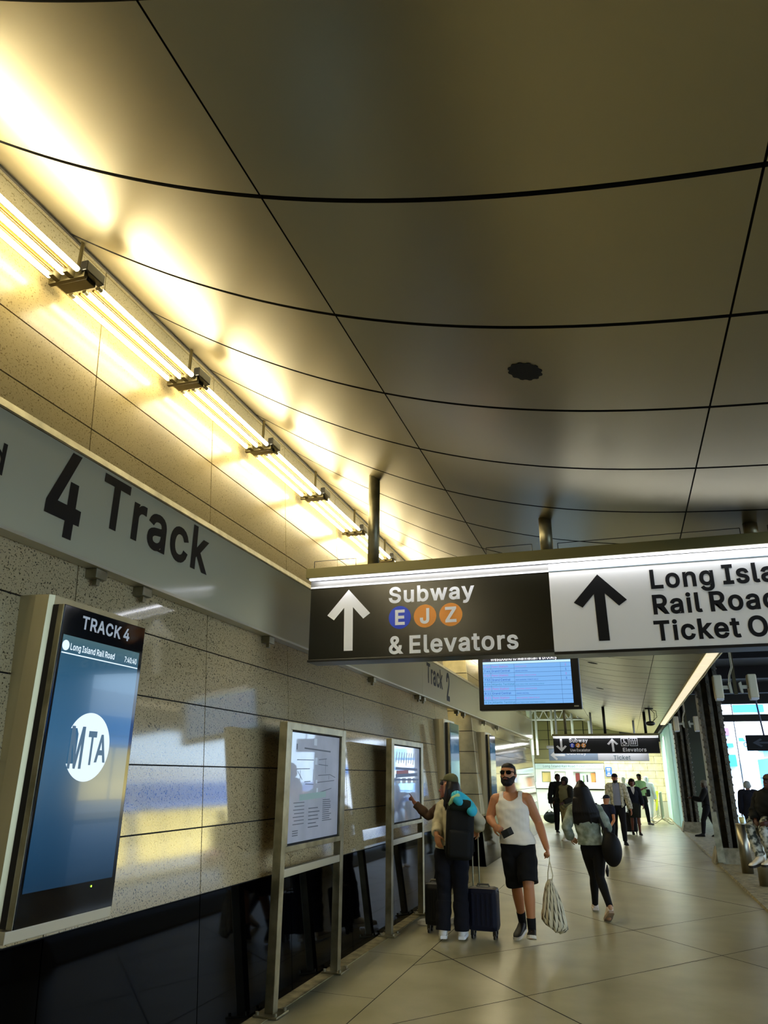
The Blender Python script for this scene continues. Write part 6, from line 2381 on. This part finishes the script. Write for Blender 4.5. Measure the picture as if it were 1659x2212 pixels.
hair_shell(J, me, gh, '#e9e6dc', lambda x, y, z, l: (z > .03) | ((z > -.12) & (y < .0)), .016)
eyes(J, gh)

# ---- two dark figures left of the woman in denim
J = stand(-2.06, 24.6, 1.72, yaw=20, stride=.05, elR=(.16, -.0, .63), wrR=(.17, .06, .49))
d1, me = figure(J, 'person in a long black jacket, left of the pair walking behind the bag string', '#3a2018', FAR)
d1['label'] = 'person in a long black jacket and black trousers, left one of the dark pair'
shell('jacket', me, J, lambda l, t, C: (is_in(l, 'torso') & (C[:, 2] > .78)) | is_in(l, 'arm') | (is_in(l, 'fore') & (t < .95)) | is_in(l, 'neck'), .04, cm('#0b0b0a', .85), d1, None, .006, 20)
shell('trousers', me, J, lambda l, t, C: (is_in(l, 'torso') & (C[:, 2] < .95)) | is_in(l, 'thigh') | (is_in(l, 'shin') & (t < .95)), .03, cm('#0a0a0c', .9), d1)
for s in 'LR':
    shoe(d1, J['an' + s], J['to' + s], '#141414', '#d8d6cf')
hair_shell(J, me, d1, '#0f0a08', lambda x, y, z, l: (z > .05) | ((z > -.05) & (y < .0)), .012)
eyes(J, d1)
J = stand(-1.66, 22.0, 1.63, yaw=-35, stride=.09, elL=(.15, .05, .65), wrL=(.1, .2, .6), elR=(.15, .05, .65), wrR=(.1, .2, .6))
d2, me = figure(J, 'person in an olive jacket and wide khaki trousers, right one of the dark pair', '#3a2018', FAR)
u0c, u1c = np.array(V(J['chest'])), np.array(lateral(J))
shell('jacket', me, J, lambda l, t, C: (is_in(l, 'torso') & (C[:, 2] > .80)) | is_in(l, 'neck'), .045, cm('#6d6a4e', .85), d2, None, .008, 20)
shell('sleeve', me, J, lambda l, t, C: is_in(l, 'armL', 'foreL'), .035, cm('#14130d', .85), d2)
shell('sleeve', me, J, lambda l, t, C: is_in(l, 'armR', 'foreR'), .035, cm('#14130d', .85), d2)
shell('trousers', me, J, lambda l, t, C: (is_in(l, 'torso') & (C[:, 2] < .9)) | is_in(l, 'thigh') | (is_in(l, 'shin') & (t < .93)), lambda l, t, P: .035 + .03 * np.where(is_in(l, 'shin'), t, 0), cm('#8f845f', .9), d2, None, .006, 18)
for s in 'LR':
    shoe(d2, J['an' + s], J['to' + s], '#e2dcc8', '#c9c3ae', 1.05, 1.1)
hair_shell(J, me, d2, '#0a0806', lambda x, y, z, l: (z > .03) | ((z > -.1) & (y < .03)), .024)
eyes(J, d2)
db_ = MB()
db_.ball((-2.84, 30.0, .2), (.30, .2, .2), 20, 12)
db_.tube([(-3.05, 29.95, .34), (-2.9, 29.92, .46), (-2.7, 29.95, .34)], .018, 8)
o = link('duffel_bag', remesh(db_, .02, 4, 'duffel_bag'), cm('#12201a', .8))
o['label'] = 'dark green duffel bag lying on the floor before the ticket office'
o['category'] = 'bag'

# ---- figures out by the columns
J = stand(2.2, 25.0, 1.56, yaw=-100, stride=.14, elL=(.13, .08, .66), wrL=(.1, .25, .69))
b1, me = figure(J, 'silhouetted person in black walking between the two riveted columns', '#4a3024', FAR)
shell('coat', me, J, lambda l, t, C: (is_in(l, 'torso') & (C[:, 2] > .72)) | is_in(l, 'arm') | (is_in(l, 'fore') & (t < .95)), .04, cm('#090807', .85), b1)
shell('trousers', me, J, lambda l, t, C: (is_in(l, 'torso') & (C[:, 2] < .9)) | is_in(l, 'thigh') | (is_in(l, 'shin') & (t < .95)), .02, cm('#0c0d10', .9), b1)
for s in 'LR':
    shoe(b1, J['an' + s], J['to' + s], '#101213', '#101213')
hair_shell(J, me, b1, '#7a7264', lambda x, y, z, l: (z > .045) | ((z > -.06) & (y < .0)), .02)
eyes(J, b1)
J = stand(2.98, 22.0, 1.56, yaw=170, stride=.04, elR=(.17, .0, .63), wrR=(.2, .05, .47))
b2, me = figure(J, 'grey haired person in a dark navy coat standing right of the nearest riveted column', '#8a6450', FAR)
shell('coat', me, J, lambda l, t, C: (is_in(l, 'torso') & (C[:, 2] > .72)) | is_in(l, 'arm') | (is_in(l, 'fore') & (t < .97)) | (is_in(l, 'thigh') & (t < .2)), .045, cm('#0b0e1c', .85), b2)
shell('trousers', me, J, lambda l, t, C: (is_in(l, 'torso') & (C[:, 2] < .9)) | is_in(l, 'thigh') | (is_in(l, 'shin') & (t < .95)), .02, cm('#0c0f1c', .9), b2)
for s in 'LR':
    shoe(b2, J['an' + s], J['to' + s], '#101213', '#101213')
hair_shell(J, me, b2, '#9aa09c', lambda x, y, z, l: (z > .045) | ((z > -.06) & (y < .0)), .016)
eyes(J, b2)

# ---- person sitting on the bollard at the right edge
J = dict(h=1.74, fwd=V((-.75, -.66, 0)), face=V((-.6, -.7, -.25)), crown=(2.27, 14.16, 1.70), head=(2.25, 14.15, 1.585), neck=(2.24, 14.22, 1.425), chest=(2.2, 14.27, 1.26), waist=(2.12, 14.31, 1.09), pelvis=(2.06, 14.3, .985),
         shL=(2.37, 14.09, 1.35), elL=(2.3, 13.93, 1.10), wrL=(2.1, 13.82, .98), haL=(2.02, 13.8, .96), shR=(2.10, 14.40, 1.35), elR=(1.98, 14.32, 1.10), wrR=(1.95, 14.08, .99), haR=(1.94, 14.0, .965),
         hipL=(2.12, 14.22, .965), knL=(2.02, 13.86, .84), anL=(2.08, 13.88, .41), toL=(1.98, 13.75, .35), hipR=(1.98, 14.34, .965), knR=(1.84, 14.0, .86), anR=(1.93, 13.93, .43), toR=(1.80, 13.80, .335),
         thumbL=1, thumbR=-1, girth=1.05)
sit, me = figure(J, 'person in a dark jacket and acid-washed jeans sitting at the right edge, foot hanging', '#4a2c20', .009)
shell('jacket', me, J, lambda l, t, C: is_in(l, 'torso') | is_in(l, 'arm') | (is_in(l, 'fore') & (t < .93)) | (is_in(l, 'neck') & (t < .5)), .04, cm('#10120f', .85), sit, None, .008, 20)
M['acid'] = mottle(mat('acid_washed_denim', '#aeb2a6', .85), '#39423f', '#c9ccbf', 16, 5, .42, .6)
shell('jeans', me, J, lambda l, t, C: is_in(l, 'thigh') | (is_in(l, 'shin') & (t < .88)), lambda l, t, P: .022 + .02 * np.where(is_in(l, 'shin'), t, 0), 'acid', sit, None, .006, 24)
for s in 'LR':
    shoe(sit, J['an' + s], J['to' + s], '#efe6d2', '#2a241c', 1.08, 1.15)
cap_on(J, sit, '#5a4426')
eyes(J, sit)
hair_shell(J, me, sit, '#14100c', lambda x, y, z, l: (z < .05) & (z > -.08) & (y < -.01), .014)
